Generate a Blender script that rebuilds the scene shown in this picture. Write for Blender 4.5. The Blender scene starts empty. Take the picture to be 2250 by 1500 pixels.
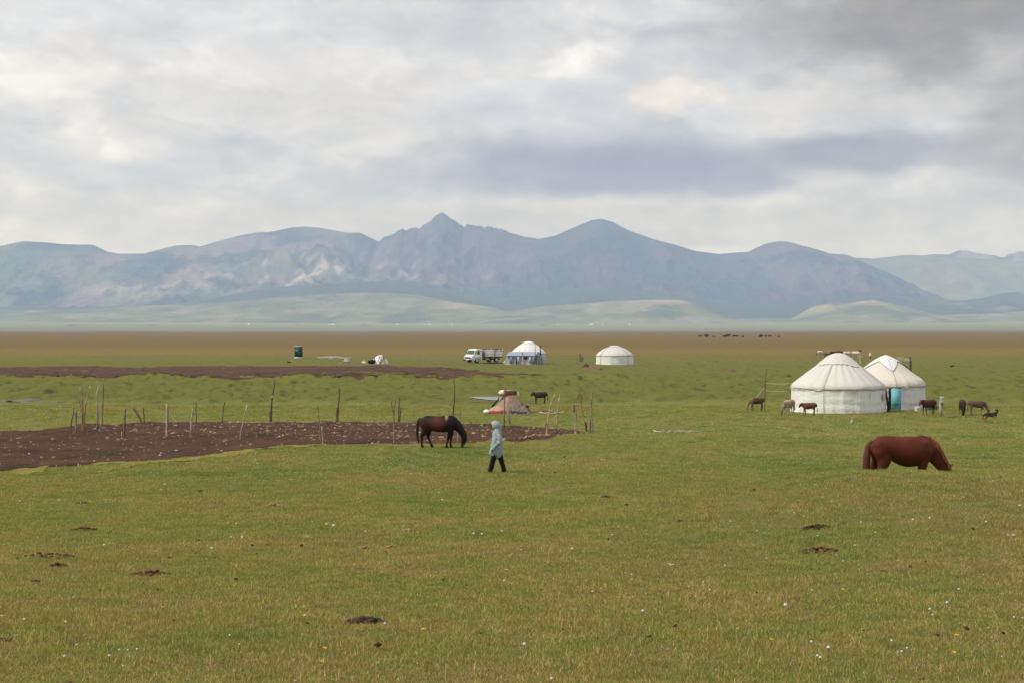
import bpy, math, random
import numpy as np
from mathutils import Vector, Matrix

rng = np.random.RandomState(7)
random.seed(7)
scene = bpy.context.scene
col = scene.collection
R = math.radians

# ------------------------------------------------------------------ camera, world, sun, exposure
CAM_Z = 4.6
FPX = 3125.0                                    # focal length in pixels of the 2250 px wide frame (50 mm)
cam_data = bpy.data.cameras.new('camera')
cam_data.lens = 50.0
cam_data.sensor_width = 36.0
cam_data.shift_y = -24.0 / 2250.0
cam_data.clip_start = 0.1
cam_data.clip_end = 90000.0
cam = bpy.data.objects.new('camera', cam_data)
col.objects.link(cam)
cam.location = (0, 0, CAM_Z)
cam.rotation_euler = (R(90), 0, 0)
scene.camera = cam

SUN_EL, SUN_AZ = 50.0, -104.0                    # azimuth from +Y (view direction), negative = left
scene.view_settings.view_transform = 'Standard'
scene.view_settings.look = 'None'
scene.view_settings.gamma = 1.0
scene.view_settings.use_curve_mapping = False
scene.view_settings.exposure = 0.84
scene.render.engine = 'CYCLES'
scene.cycles.use_denoising = True
scene.cycles.max_bounces = 5
scene.cycles.diffuse_bounces = 2
scene.cycles.glossy_bounces = 2
scene.cycles.transmission_bounces = 3
scene.cycles.transparent_max_bounces = 6
scene.cycles.volume_bounces = 2
scene.cycles.caustics_reflective = False
scene.cycles.caustics_refractive = False

sun_data = bpy.data.lights.new('sun', 'SUN')
sun_data.energy = 2.0
sun_data.angle = R(10)
sun_data.color = (1.0, 0.94, 0.84)
sun = bpy.data.objects.new('sun', sun_data)
col.objects.link(sun)
sd = Vector((math.cos(R(SUN_EL)) * math.sin(R(SUN_AZ)), math.cos(R(SUN_EL)) * math.cos(R(SUN_AZ)), math.sin(R(SUN_EL))))
sun.rotation_euler = sd.to_track_quat('Z', 'Y').to_euler()


class NT:
    """small helper around a node tree"""
    def __init__(s, tree):
        s.t = tree
        s.L = tree.links

    def n(s, typ, **kw):
        nd = s.t.nodes.new(typ)
        for k, v in kw.items():
            setattr(nd, k, v)
        return nd

    def put(s, sock, v):
        if v is None:
            return
        if isinstance(v, bpy.types.NodeSocket):
            s.L.new(v, sock)
        else:
            if hasattr(sock, 'default_value'):
                try:
                    sock.default_value = v
                except Exception:
                    if isinstance(v, (tuple, list)) and len(v) == 3:
                        sock.default_value = tuple(v) + (1.0,)
                    else:
                        raise

    def math(s, op, a, b=None, c=None, clamp=False):
        nd = s.n('ShaderNodeMath', operation=op, use_clamp=clamp)
        s.put(nd.inputs[0], a)
        if b is not None: s.put(nd.inputs[1], b)
        if c is not None: s.put(nd.inputs[2], c)
        return nd.outputs[0]

    def vmath(s, op, a, b=None):
        nd = s.n('ShaderNodeVectorMath', operation=op)
        s.put(nd.inputs[0], a)
        if b is not None: s.put(nd.inputs[1], b)
        return nd.outputs['Value'] if op in ('LENGTH', 'DOT_PRODUCT') else nd.outputs[0]

    def noise(s, vec, scale, detail=3.0, rough=0.55, dist=0.0):
        nd = s.n('ShaderNodeTexNoise')
        if vec is not None: s.put(nd.inputs['Vector'], vec)
        nd.inputs['Scale'].default_value = scale
        nd.inputs['Detail'].default_value = detail
        nd.inputs['Roughness'].default_value = rough
        nd.inputs['Distortion'].default_value = dist
        return nd

    def maprange(s, v, a, b, c=0.0, d=1.0, smooth=False):
        nd = s.n('ShaderNodeMapRange')
        nd.clamp = True
        if smooth: nd.interpolation_type = 'SMOOTHSTEP'
        s.put(nd.inputs[0], v)
        for i, x in enumerate((a, b, c, d)):
            s.put(nd.inputs[i + 1], x)
        return nd.outputs[0]

    def mix(s, f, a, b, mode='MIX'):
        nd = s.n('ShaderNodeMix', data_type='RGBA', blend_type=mode)
        s.put(nd.inputs[0], f)
        s.put(nd.inputs[6], rgba(a))
        s.put(nd.inputs[7], rgba(b))
        return nd.outputs[2]

    def ramp(s, v, stops, interp='LINEAR'):
        nd = s.n('ShaderNodeValToRGB')
        s.put(nd.inputs[0], v)
        cr = nd.color_ramp
        cr.interpolation = interp
        while len(cr.elements) < len(stops):
            cr.elements.new(0.5)
        for e, (p, c) in zip(cr.elements, stops):
            e.position = p
            e.color = rgba(c)
        return nd.outputs[0]


def rgba(c):
    if isinstance(c, (tuple, list)) and len(c) == 3:
        return (c[0], c[1], c[2], 1.0)
    return c


def srgb(r, g, b):
    f = lambda v: ((v / 255.0) / 12.92) if v / 255.0 <= 0.04045 else ((v / 255.0 + 0.055) / 1.055) ** 2.4
    return (f(r), f(g), f(b))


# ---- sky: daylight sky behind a nearly closed cloud deck
world = bpy.data.worlds.new('World')
scene.world = world
world.use_nodes = True
wt = NT(world.node_tree)
world.node_tree.nodes.clear()
out = wt.n('ShaderNodeOutputWorld')
bg = wt.n('ShaderNodeBackground')
bg.inputs['Strength'].default_value = 0.1
wt.L.new(bg.outputs[0], out.inputs['Surface'])
sky = wt.n('ShaderNodeTexSky', sky_type='NISHITA')
sky.sun_disc = False
sky.sun_elevation = R(SUN_EL)
sky.sun_rotation = R(SUN_AZ)
sky.altitude = 3000
tc = wt.n('ShaderNodeTexCoord')
sep = wt.n('ShaderNodeSeparateXYZ')
wt.L.new(tc.outputs['Generated'], sep.inputs[0])
az = wt.math('ARCTAN2', sep.outputs[0], sep.outputs[1])
el = wt.math('ARCSINE', sep.outputs[2])
# seamless cloud coordinates: direction seen on a flat deck far up
zz = wt.math('ADD', wt.math('ABSOLUTE', sep.outputs[2]), 0.10)
deck = wt.n('ShaderNodeCombineXYZ')
wt.put(deck.inputs[0], wt.math('DIVIDE', sep.outputs[0], zz))
wt.put(deck.inputs[1], wt.math('DIVIDE', sep.outputs[1], zz))
dirn = wt.vmath('MULTIPLY', tc.outputs['Generated'], (1.0, 1.0, 2.1))
warp_n = wt.noise(dirn, 5.0, 5.0, 0.6)
warp = wt.vmath('SUBTRACT', warp_n.outputs['Color'], (0.5, 0.5, 0.5))
big = wt.noise(wt.vmath('ADD', dirn, wt.vmath('MULTIPLY', warp, (0.25, 0.25, 0.25))), 5.5, 6.0, 0.6)
deckn = wt.noise(deck.outputs[0], 0.9, 5.0, 0.55, 0.4)
fine = wt.noise(dirn, 19.0, 5.0, 0.62, 0.5)
lum = wt.math('ADD', wt.math('MULTIPLY', big.outputs['Fac'], 0.55), wt.math('MULTIPLY', deckn.outputs['Fac'], 0.2))
lum = wt.math('ADD', lum, wt.math('MULTIPLY', fine.outputs['Fac'], 0.25))
K = 5.88                                        # cloud radiance before the 0.1 background strength
def kc(r, g, b):
    c = srgb(r, g, b)
    return (c[0] * K * 0.96, c[1] * K * 0.97, c[2] * K * 1.01)
cloud = wt.ramp(lum, [(0.38, kc(200, 203, 210)), (0.46, kc(215, 216, 219)), (0.53, kc(228, 227, 226)), (0.60, kc(243, 240, 238))])
# coordinates for the individual cloud masses, edges broken up by noise
ae = wt.n('ShaderNodeCombineXYZ')
wt.put(ae.inputs[0], az)
wt.put(ae.inputs[1], el)
wn = wt.noise(dirn, 9.0, 6.0, 0.6)
aew = wt.vmath('ADD', ae.outputs[0], wt.vmath('MULTIPLY', wt.vmath('SUBTRACT', wn.outputs['Color'], (0.5, 0.5, 0.5)), (0.17, 0.10, 0.0)))
aew2 = wt.vmath('ADD', ae.outputs[0], wt.vmath('MULTIPLY', wt.vmath('SUBTRACT', wn.outputs['Color'], (0.5, 0.5, 0.5)), (0.16, 0.028, 0.0)))
def mass(prev, px, py, rx, ry, colr, edge=(1.25, 0.35), amt=1.0, weak=False):
    c = ((px - 1125) / FPX, (726 - py) / FPX, 0.0)
    v = wt.vmath('DIVIDE', wt.vmath('SUBTRACT', aew2 if weak else aew, c), (rx / FPX, ry / FPX, 1.0))
    v2 = wt.vmath('MULTIPLY', v, (1.0, 1.0, 0.0))
    w = wt.maprange(wt.vmath('LENGTH', v2), edge[0], edge[1], 0.0, amt, smooth=True)
    return wt.mix(w, prev, colr)
MASSES = [
    (120, 60, 520, 130, (224, 225, 227), (1.3, 0.3), 0.85),
    (700, 90, 420, 120, (214, 216, 219), (1.3, 0.3), 0.6),
    (140, 185, 130, 85, (240, 236, 233), (1.25, 0.4), 0.85),
    (480, 225, 290, 95, (232, 229, 227), (1.3, 0.3), 0.8),
    (880, 235, 210, 105, (230, 226, 224), (1.3, 0.3), 0.85),
    (200, 395, 420, 60, (200, 203, 212), (1.3, 0.3), 0.55),
    (700, 400, 420, 48, (196, 200, 209), (1.3, 0.3), 0.6),
    (1250, 270, 400, 75, (200, 203, 211), (1.4, 0.3), 0.75),
    (1300, 372, 520, 76, (153, 151, 166), (1.2, 0.4), 0.95, True),
    (1500, 395, 330, 50, (148, 145, 160), (1.15, 0.45), 0.75, True),
    (1900, 350, 310, 50, (150, 146, 157), (1.15, 0.45), 0.9, True),
    (1150, 500, 900, 52, (203, 201, 199), (1.10, 0.72), 0.8, True),
    (1860, 225, 330, 66, (216, 213, 209), (1.3, 0.3), 0.8),
    (1490, 228, 120, 52, (240, 233, 226), (1.2, 0.4), 0.95),
    (2070, 60, 540, 150, (146, 137, 124), (1.25, 0.3), 0.97),
    (2290, 300, 230, 180, (154, 146, 136), (1.25, 0.3), 0.92),
    (1950, 455, 520, 42, (198, 197, 197), (1.3, 0.3), 0.85),
    (1960, 520, 300, 45, (206, 204, 202), (1.3, 0.3), 0.6),
    (1230, 470, 220, 26, (222, 218, 212), (1.3, 0.3), 0.8),
    (300, 515, 330, 40, (218, 217, 216), (1.3, 0.3), 0.7),
]
for ms in MASSES:
    cloud = mass(cloud, *ms[:4], kc(*ms[4]), *ms[5:])
# crisp cumulus edges
ed = wt.noise(wt.vmath('ADD', dirn, wt.vmath('MULTIPLY', warp, (0.06, 0.06, 0.06))), 8.0, 9.0, 0.62)
edl = wt.maprange(ed.outputs['Fac'], 0.50, 0.57, 0.955, 1.06, smooth=True)
cloud = wt.mix(1.0, cloud, edl, 'MULTIPLY')
# small-scale relief on all the clouds
rel = wt.maprange(fine.outputs['Fac'], 0.34, 0.66, 0.90, 1.10)
cloud = wt.mix(1.0, cloud, rel, 'MULTIPLY')
skymix = wt.mix(0.97, sky.outputs[0], cloud)
wt.L.new(skymix, bg.inputs['Color'])

# ------------------------------------------------------------------ helpers
def tag(o, label=None, cat=None, group=None, kind=None):
    if label: o['label'] = label
    if cat: o['category'] = cat
    if group: o['group'] = group
    if kind: o['kind'] = kind
    return o


def mesh_np(name, V, F, mat=None, parent=None, smooth=True, colors=None, loc=None):
    me = bpy.data.meshes.new(name)
    V = np.asarray(V, dtype=np.float32)
    if isinstance(F, np.ndarray):
        nf, k = F.shape
        me.vertices.add(len(V)); me.vertices.foreach_set('co', V.ravel())
        me.loops.add(nf * k); me.loops.foreach_set('vertex_index', F.ravel().astype(np.int32))
        me.polygons.add(nf)
        me.polygons.foreach_set('loop_start', (np.arange(nf) * k).astype(np.int32))
        me.polygons.foreach_set('loop_total', np.full(nf, k, dtype=np.int32))
    else:
        me.from_pydata([tuple(map(float, v)) for v in V], [], [tuple(map(int, f)) for f in F])
    me.update(calc_edges=True)
    me.validate()
    if smooth:
        me.polygons.foreach_set('use_smooth', np.ones(len(me.polygons), dtype=bool))
    if colors is not None:
        a = me.color_attributes.new('col', 'FLOAT_COLOR', 'POINT')
        C4 = np.ones((len(V), 4), dtype=np.float32); C4[:, :3] = colors
        a.data.foreach_set('color', C4.ravel())
    if mat is not None:
        me.materials.append(mat)
    o = bpy.data.objects.new(name, me)
    col.objects.link(o)
    if parent is not None: o.parent = parent
    if loc is not None: o.location = loc
    return o


def empty(name, loc, rz=0.0, scale=1.0):
    o = bpy.data.objects.new(name, None)
    col.objects.link(o)
    o.location = loc
    o.rotation_euler = (0, 0, rz)
    o.scale = (scale,) * 3
    o.empty_display_size = 0.2
    return o


def copy_tree(o, parent=None):
    c = o.copy()
    col.objects.link(c)
    if parent is not None: c.parent = parent
    for ch in [x for x in col.objects if x.parent == o]:
        copy_tree(ch, c)
    return c


# value noise in numpy
def _hash(ix, iy, seed):
    h = (ix.astype(np.int64) * 374761393 + iy.astype(np.int64) * 668265263 + seed * 1274126177) & 0xffffffff
    h = ((h ^ (h >> 13)) * 1103515245) & 0xffffffff
    h = (h ^ (h >> 16)) & 0xffffffff
    return (h & 0xffffff).astype(np.float64) / float(0xffffff)


def vnoise(x, y, seed=0):
    x = np.asarray(x, dtype=np.float64); y = np.asarray(y, dtype=np.float64)
    ix = np.floor(x); iy = np.floor(y)
    fx = x - ix; fy = y - iy
    ux = fx * fx * fx * (fx * (fx * 6 - 15) + 10); uy = fy * fy * fy * (fy * (fy * 6 - 15) + 10)
    a = _hash(ix, iy, seed); b = _hash(ix + 1, iy, seed)
    c = _hash(ix, iy + 1, seed); d = _hash(ix + 1, iy + 1, seed)
    return (a + (b - a) * ux) * (1 - uy) + (c + (d - c) * ux) * uy


def fbm(x, y, seed=0, octs=4, gain=0.5):
    s = 0.0; amp = 1.0; tot = 0.0
    for i in range(octs):
        s = s + amp * vnoise(x * 2 ** i + 13.7 * i, y * 2 ** i - 7.3 * i, seed + i)
        tot += amp; amp *= gain
    return s / tot


def ridged(x, y, seed=0, octs=4, gain=0.5):
    s = 0.0; amp = 1.0; tot = 0.0
    for i in range(octs):
        n = 1.0 - np.abs(2 * vnoise(x * 2 ** i + 5.1 * i, y * 2 ** i + 3.9 * i, seed + i) - 1.0)
        s = s + amp * n * n
        tot += amp; amp *= gain
    return s / tot


def sstep(a, b, x):
    t = np.clip((np.asarray(x, dtype=np.float64) - a) / (b - a), 0, 1)
    return t * t * (3 - 2 * t)


# ------------------------------------------------------------------ terrain height
HZ = np.array([-400, -60, 0, 5, 11.6, 20, 30, 38, 46, 55, 400], dtype=float)
HG = np.array([0, 2.6, 3.02, 2.5, 1.74, 1.12, 0.58, 0.25, 0.05, 0.0, 0.0])
def H(x, y, small=True):
    x = np.asarray(x, dtype=np.float64); y = np.asarray(y, dtype=np.float64)
    d = np.sqrt(x * x + y * y)
    z = np.interp(y, HZ, HG)
    z = z * (1 - sstep(120, 400, np.abs(x)))
    # the mound in front of the chestnut horse, and the rise it stands on
    yy = y - 30.0
    sy = np.where(yy < 0, 4.6, 2.3)
    xx = x - 8.1
    sx = np.where(xx < 0, 3.4, 4.5)
    z = z + 1.08 * np.exp(-0.5 * (xx / sx) ** 2 - 0.5 * (yy / sy) ** 2)
    z = z + 0.22 * np.exp(-0.5 * ((x - 5.3) / 1.3) ** 2 - 0.5 * ((y - 33) / 1.4) ** 2)
    # gentle unevenness
    z = z + 0.10 * (fbm(x / 9.0, y / 9.0, 11, 2) - 0.5) * sstep(6, 30, d) * (1 - sstep(300, 900, d))
    # bank: tussocky ground lies a little lower than the corral meadow, lip before the far dirt band
    tus = sstep(87, 93, y + 9.0 * (fbm(x / 11.0, 0 * y, 5, 3) - 0.5)) * (1 - sstep(139, 146, y))
    z = z - 0.22 * tus + 0.32 * np.exp(-0.5 * ((y - 137.5) / 3.0) ** 2) * (1 - sstep(8, 18, x))
    z = z - 0.10 * sstep(0, 1, np.exp(-0.5 * ((x - 22.3) / 9) ** 2 - 0.5 * ((y - 86) / 3.0) ** 2))
    if small:
        far = (1 - sstep(260, 420, d))
        z = z + 0.035 * (fbm(x / 0.9, y / 0.9, 21, 3) - 0.5) * (1 - sstep(60, 90, d))
        st_ = fbm(x / 1.5, y / 2.6, 61, 3)
        z = z + 0.15 * tus * sstep(0.50, 0.53, st_) + 0.10 * sstep(95, 140, y) * far * sstep(0.56, 0.585, fbm(x / 2.6, y / 4.5, 71, 3))
        z = z + (0.10 + 0.26 * tus) * (np.maximum(fbm(x / 1.7, y / 2.2, 31, 3) - 0.42, 0)) * sstep(70, 92, y) * far * 1.7
        z = z + 0.30 * np.maximum(fbm(x / 6.0, y / 5.0, 41, 2) - 0.55, 0) * sstep(85, 120, y) * far * (0.5 + tus)
    pond = np.exp(-0.5 * (((x + 1.6) / 4.2) ** 6 + ((y - 99.5) / 10.0) ** 6))
    z = z * (1 - pond) - 0.26 * pond
    # far plain rises gently to the mountain foot
    fr = np.maximum(d - 6700, 0)
    z = z + 92.0 * (1 - np.exp(-(fr / 3600.0) ** 1.5)) * 1.05
    return z


def ground_at(px, py, zmin=6.0, zmax=2500.0):
    """world point on the terrain seen at a photo pixel"""
    zs = np.exp(np.linspace(math.log(zmin), math.log(zmax), 4000))
    xs = (px - 1125.0) / FPX * zs
    ray = CAM_Z - (py - 726.0) / FPX * zs
    g = H(xs, zs, small=False)
    k = np.argmax(ray <= g)
    if k == 0: k = 3999
    Z = zs[k]
    return Vector((float(xs[k]), float(Z), float(H(xs[k:k + 1], zs[k:k + 1])[0])))


def at(px, py, Z):
    return Vector(((px - 1125.0) / FPX * Z, Z, CAM_Z - (py - 726.0) / FPX * Z))


def simple_mat(name, c, rough=0.85, spec=0.2, bump=0.0, bscale=30.0, var=0.0, vscale=8.0, metallic=0.0, obj=True):
    m = bpy.data.materials.new(name)
    m.use_nodes = True
    t = NT(m.node_tree)
    b = m.node_tree.nodes['Principled BSDF']
    b.inputs['Roughness'].default_value = rough
    b.inputs['Metallic'].default_value = metallic
    b.inputs['Specular IOR Level'].default_value = spec
    tcn = t.n('ShaderNodeTexCoord')
    vec = tcn.outputs['Object'] if obj else t.n('ShaderNodeNewGeometry').outputs['Position']
    if var > 0:
        n = t.noise(vec, vscale, 5.0, 0.62)
        f = t.maprange(n.outputs['Fac'], 0.3, 0.7, 0.0, 1.0)
        c2 = t.mix(f, tuple(v * (1 - var) for v in c), tuple(min(v * (1 + var), 0.95) for v in c))
        t.L.new(c2, b.inputs['Base Color'])
    else:
        n = t.noise(vec, vscale, 3.0)
        f = t.maprange(n.outputs['Fac'], 0.3, 0.7, 0.0, 1.0)
        t.L.new(t.mix(f, tuple(v * 0.94 for v in c), c), b.inputs['Base Color'])
    if bump > 0:
        nb = t.noise(vec, bscale, 4.0, 0.6)
        bp = t.n('ShaderNodeBump')
        bp.inputs['Strength'].default_value = 1.0
        bp.inputs['Distance'].default_value = bump
        t.L.new(nb.outputs['Fac'], bp.inputs['Height'])
        t.L.new(bp.outputs[0], b.inputs['Normal'])
    return m


# ------------------------------------------------------------------ ground material (shared patch colour for ground and grass)
def meadow_group():
    g = bpy.data.node_groups.new('meadow_colour', 'ShaderNodeTree')
    g.interface.new_socket('Color', in_out='OUTPUT', socket_type='NodeSocketColor')
    g.interface.new_socket('Dry', in_out='OUTPUT', socket_type='NodeSocketFloat')
    t = NT(g)
    pos = t.n('ShaderNodeNewGeometry').outputs['Position']
    s3 = t.n('ShaderNodeSeparateXYZ'); t.L.new(pos, s3.inputs[0])
    flat = t.n('ShaderNodeCombineXYZ'); t.L.new(s3.outputs[0], flat.inputs[0]); t.L.new(s3.outputs[1], flat.inputs[1])
    P = flat.outputs[0]
    n1 = t.noise(P, 0.16, 4.0, 0.6)       # big drifts
    n2 = t.noise(P, 0.9, 4.0, 0.65)       # patches of a metre
    n3 = t.noise(P, 5.5, 4.0, 0.65)
    n4 = t.noise(P, 28.0, 3.0, 0.65)
    dry = t.math('ADD', t.math('MULTIPLY', n1.outputs['Fac'], 0.42), t.math('MULTIPLY', n2.outputs['Fac'], 0.36))
    dry = t.math('ADD', dry, t.math('MULTIPLY', n3.outputs['Fac'], 0.22))
    nearness = t.maprange(s3.outputs[1], 12.0, 48.0, 0.035, -0.035)
    dry = t.math('ADD', dry, nearness)
    near = t.ramp(dry, [(0.36, GREEN_LUSH), (0.455, GREEN_MID), (0.53, GREEN_OLIVE), (0.62, GREEN_DRY), (0.70, GREEN_BROWN)])
    near = t.mix(t.maprange(n4.outputs['Fac'], 0.42, 0.66, 0.0, 0.55), near, (0.085, 0.098, 0.026))
    near = t.mix(t.maprange(n3.outputs['Fac'], 0.60, 0.75, 0.0, 0.3), near, (0.22, 0.20, 0.085))
    # far bands by distance
    ly = t.math('LOGARITHM', t.math('MAXIMUM', s3.outputs[1], 1.0), 10.0)
    st = t.n('ShaderNodeCombineXYZ')
    t.put(st.inputs[0], t.math('MULTIPLY', t.math('DIVIDE', s3.outputs[0], t.math('MAXIMUM', s3.outputs[1], 30.0)), 3.0))
    t.put(st.inputs[1], t.math('MULTIPLY', ly, 26.0))
    nb = t.noise(st.outputs[0], 1.0, 5.0, 0.6)
    lyn = t.math('ADD', ly, t.math('MULTIPLY', t.math('SUBTRACT', nb.outputs['Fac'], 0.5), 0.20))
    u = t.maprange(lyn, 1.9, 4.2, 0.0, 1.0)
    p = lambda m_: (math.log10(m_) - 1.9) / 2.3
    band = t.ramp(u, [
        (p(84), (0.165, 0.172, 0.046)), (p(95), (0.120, 0.126, 0.030)), (p(135), (0.122, 0.132, 0.030)),
        (p(190), (0.126, 0.128, 0.034)), (p(245), (0.140, 0.126, 0.038)), (p(300), (0.185, 0.125, 0.045)),
        (p(360), (0.170, 0.116, 0.044)), (p(420), (0.140, 0.105, 0.036)), (p(900), (0.150, 0.110, 0.051)),
        (p(5200), (0.142, 0.107, 0.056)), (p(6400), (0.125, 0.105, 0.052)), (p(7300), (0.150, 0.155, 0.060)),
        (p(8000), (0.170, 0.180, 0.075)), (p(8600), (0.20, 0.20, 0.105)), (p(11000), (0.23, 0.235, 0.125))])
    bn = t.noise(st.outputs[0], 3.1, 5.0, 0.65)
    band = t.mix(t.maprange(bn.outputs['Fac'], 0.5, 0.68, 0.0, 0.42), band, (0.085, 0.095, 0.035))
    band = t.mix(t.maprange(n2.outputs['Fac'], 0.55, 0.72, 0.0, 0.28), band, (0.17, 0.15, 0.06))
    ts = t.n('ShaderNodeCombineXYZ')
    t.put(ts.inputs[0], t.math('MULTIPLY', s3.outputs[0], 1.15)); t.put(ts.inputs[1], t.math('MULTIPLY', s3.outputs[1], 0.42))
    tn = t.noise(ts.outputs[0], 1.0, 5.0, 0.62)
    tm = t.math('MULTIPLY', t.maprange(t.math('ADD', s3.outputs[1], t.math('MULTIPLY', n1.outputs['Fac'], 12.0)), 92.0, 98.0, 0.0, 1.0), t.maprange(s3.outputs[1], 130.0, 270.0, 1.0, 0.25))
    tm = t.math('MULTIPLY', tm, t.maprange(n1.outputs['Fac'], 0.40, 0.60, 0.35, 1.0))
    band = t.mix(t.math('MULTIPLY', t.maprange(tn.outputs['Fac'], 0.53, 0.62, 0.0, 0.8), tm), band, (0.052, 0.052, 0.016))  # dark strokes: bare earth, with the shade of turf edges put into the colour
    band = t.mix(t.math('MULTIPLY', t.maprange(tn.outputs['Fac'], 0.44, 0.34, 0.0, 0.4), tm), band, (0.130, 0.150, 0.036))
    w = t.maprange(t.math('ADD', s3.outputs[1], t.math('MULTIPLY', t.math('SUBTRACT', n1.outputs['Fac'], 0.5), 22.0)), 66.0, 96.0, 0.0, 1.0)
    c = t.mix(w, near, band)
    go = t.n('NodeGroupOutput')
    t.L.new(c, go.inputs[0]); t.L.new(dry, go.inputs[1])
    return g


GREEN_LUSH = (0.122, 0.180, 0.050)
GREEN_MID = (0.196, 0.222, 0.070)
GREEN_OLIVE = (0.238, 0.226, 0.084)
GREEN_DRY = (0.290, 0.230, 0.104)
GREEN_BROWN = (0.325, 0.212, 0.124)
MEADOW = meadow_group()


def ground_material():
    m = bpy.data.materials.new('meadow_ground')
    m.use_nodes = True
    t = NT(m.node_tree)
    b = m.node_tree.nodes['Principled BSDF']
    b.inputs['Roughness'].default_value = 0.95
    b.inputs['Specular IOR Level'].default_value = 0.05
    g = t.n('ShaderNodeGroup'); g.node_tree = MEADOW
    pos = t.n('ShaderNodeNewGeometry').outputs['Position']
    s3 = t.n('ShaderNodeSeparateXYZ'); t.L.new(pos, s3.inputs[0])
    th = t.noise(pos, 45.0, 3.0, 0.7)
    thatch_shade = t.mix(t.maprange(th.outputs['Fac'], 0.38, 0.62), (0.42, 0.40, 0.34), (0.98, 0.90, 0.82))  # thatch tone with the shade between grass blades mixed into the colour
    nearw = t.maprange(s3.outputs[1], 40.0, 95.0, 1.0, 0.0)
    t.L.new(t.mix(nearw, g.outputs[0], t.mix(1.0, g.outputs[0], thatch_shade, 'MULTIPLY')), b.inputs['Base Color'])
    n = t.noise(pos, 9.0, 6.0, 0.7)
    bp = t.n('ShaderNodeBump'); bp.inputs['Distance'].default_value = 0.06; bp.inputs['Strength'].default_value = 0.8
    t.L.new(n.outputs['Fac'], bp.inputs['Height']); t.L.new(bp.outputs[0], b.inputs['Normal'])
    return m


# ------------------------------------------------------------------ ground mesh: one sheet, rings round the viewer's hill
def build_ground():
    r = [0.6]
    while r[-1] < 18300:
        d = r[-1]
        if d < 8: s = 0.8
        elif d < 60: s = max(0.13, d * 0.0075)
        elif d < 190: s = min(0.0065 * d, 0.8)
        elif d < 420: s = d * 0.008
        else: s = d * 0.035
        r.append(d + s)
    r = np.array(r)
    a = np.concatenate([np.linspace(-23.5, 23.5, 560), np.linspace(23.5, 336.5, 90)[1:-1]])
    a = np.radians(a)
    A, RR = np.meshgrid(a, r)
    X = RR * np.sin(A); Y = RR * np.cos(A)
    Z = H(X, Y)
    nr, na = X.shape
    V = np.stack([X.ravel(), Y.ravel(), Z.ravel()], 1)
    i = np.arange(nr - 1)[:, None] * na; j = np.arange(na)[None, :]
    j2 = (j + 1) % na
    F = np.stack([(i + j).ravel(), (i + j2).ravel(), (i + na + j2).ravel(), (i + na + j).ravel()], 1)
    # normals up
    V = np.vstack([V, [[0, 0, float(H(np.array([0.0]), np.array([0.0]))[0])]]])
    o = mesh_np('ground', V, F[:, ::-1].copy(), ground_material())
    # the middle disc
    me2 = o.data
    cap = mesh_np('ground_cap', np.vstack([V[:na], V[-1:]]), np.stack([np.arange(na), (np.arange(na) + 1) % na, np.full(na, na)], 1)[:, ::-1].copy(), me2.materials[0])
    import bmesh
    bm = bmesh.new(); bm.from_mesh(me2); bm.from_mesh(cap.data)
    bm.to_mesh(me2); bm.free()
    me2.polygons.foreach_set('use_smooth', np.ones(len(me2.polygons), dtype=bool))
    bpy.data.objects.remove(cap)
    tag(o, kind='structure')
    return o


ground = build_ground()


# ------------------------------------------------------------------ mountains
def rock_material():
    m = bpy.data.materials.new('mountain_slopes')
    m.use_nodes = True
    t = NT(m.node_tree)
    b = m.node_tree.nodes['Principled BSDF']
    b.inputs['Roughness'].default_value = 0.95
    b.inputs['Specular IOR Level'].default_value = 0.05
    at_ = t.n('ShaderNodeAttribute', attribute_name='col')
    pos = t.n('ShaderNodeNewGeometry').outputs['Position']
    n = t.noise(pos, 0.006, 7.0, 0.65)
    n2 = t.noise(pos, 0.035, 5.0, 0.65)
    f = t.math('ADD', t.math('MULTIPLY', n.outputs['Fac'], 0.6), t.math('MULTIPLY', n2.outputs['Fac'], 0.4))
    k = t.maprange(f, 0.35, 0.68, 0.62, 1.4)
    t.L.new(t.mix(1.0, at_.outputs['Color'], k, 'MULTIPLY'), b.inputs['Base Color'])
    bp = t.n('ShaderNodeBump'); bp.inputs['Distance'].default_value = 25.0; bp.inputs['Strength'].default_value = 0.7
    t.L.new(n2.outputs['Fac'], bp.inputs['Height']); t.L.new(bp.outputs[0], b.inputs['Normal'])
    return m


ROCK = rock_material()
SLATE_CLOUD_SHADE = np.array([0.046, 0.060, 0.058]); SCREE = np.array([0.088, 0.076, 0.084]); PALE = np.array([0.36, 0.335, 0.315])
MEADOWG = np.array([0.150, 0.168, 0.085]); PINK = np.array([0.195, 0.155, 0.165]); TURF = np.array([0.095, 0.118, 0.075])


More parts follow.
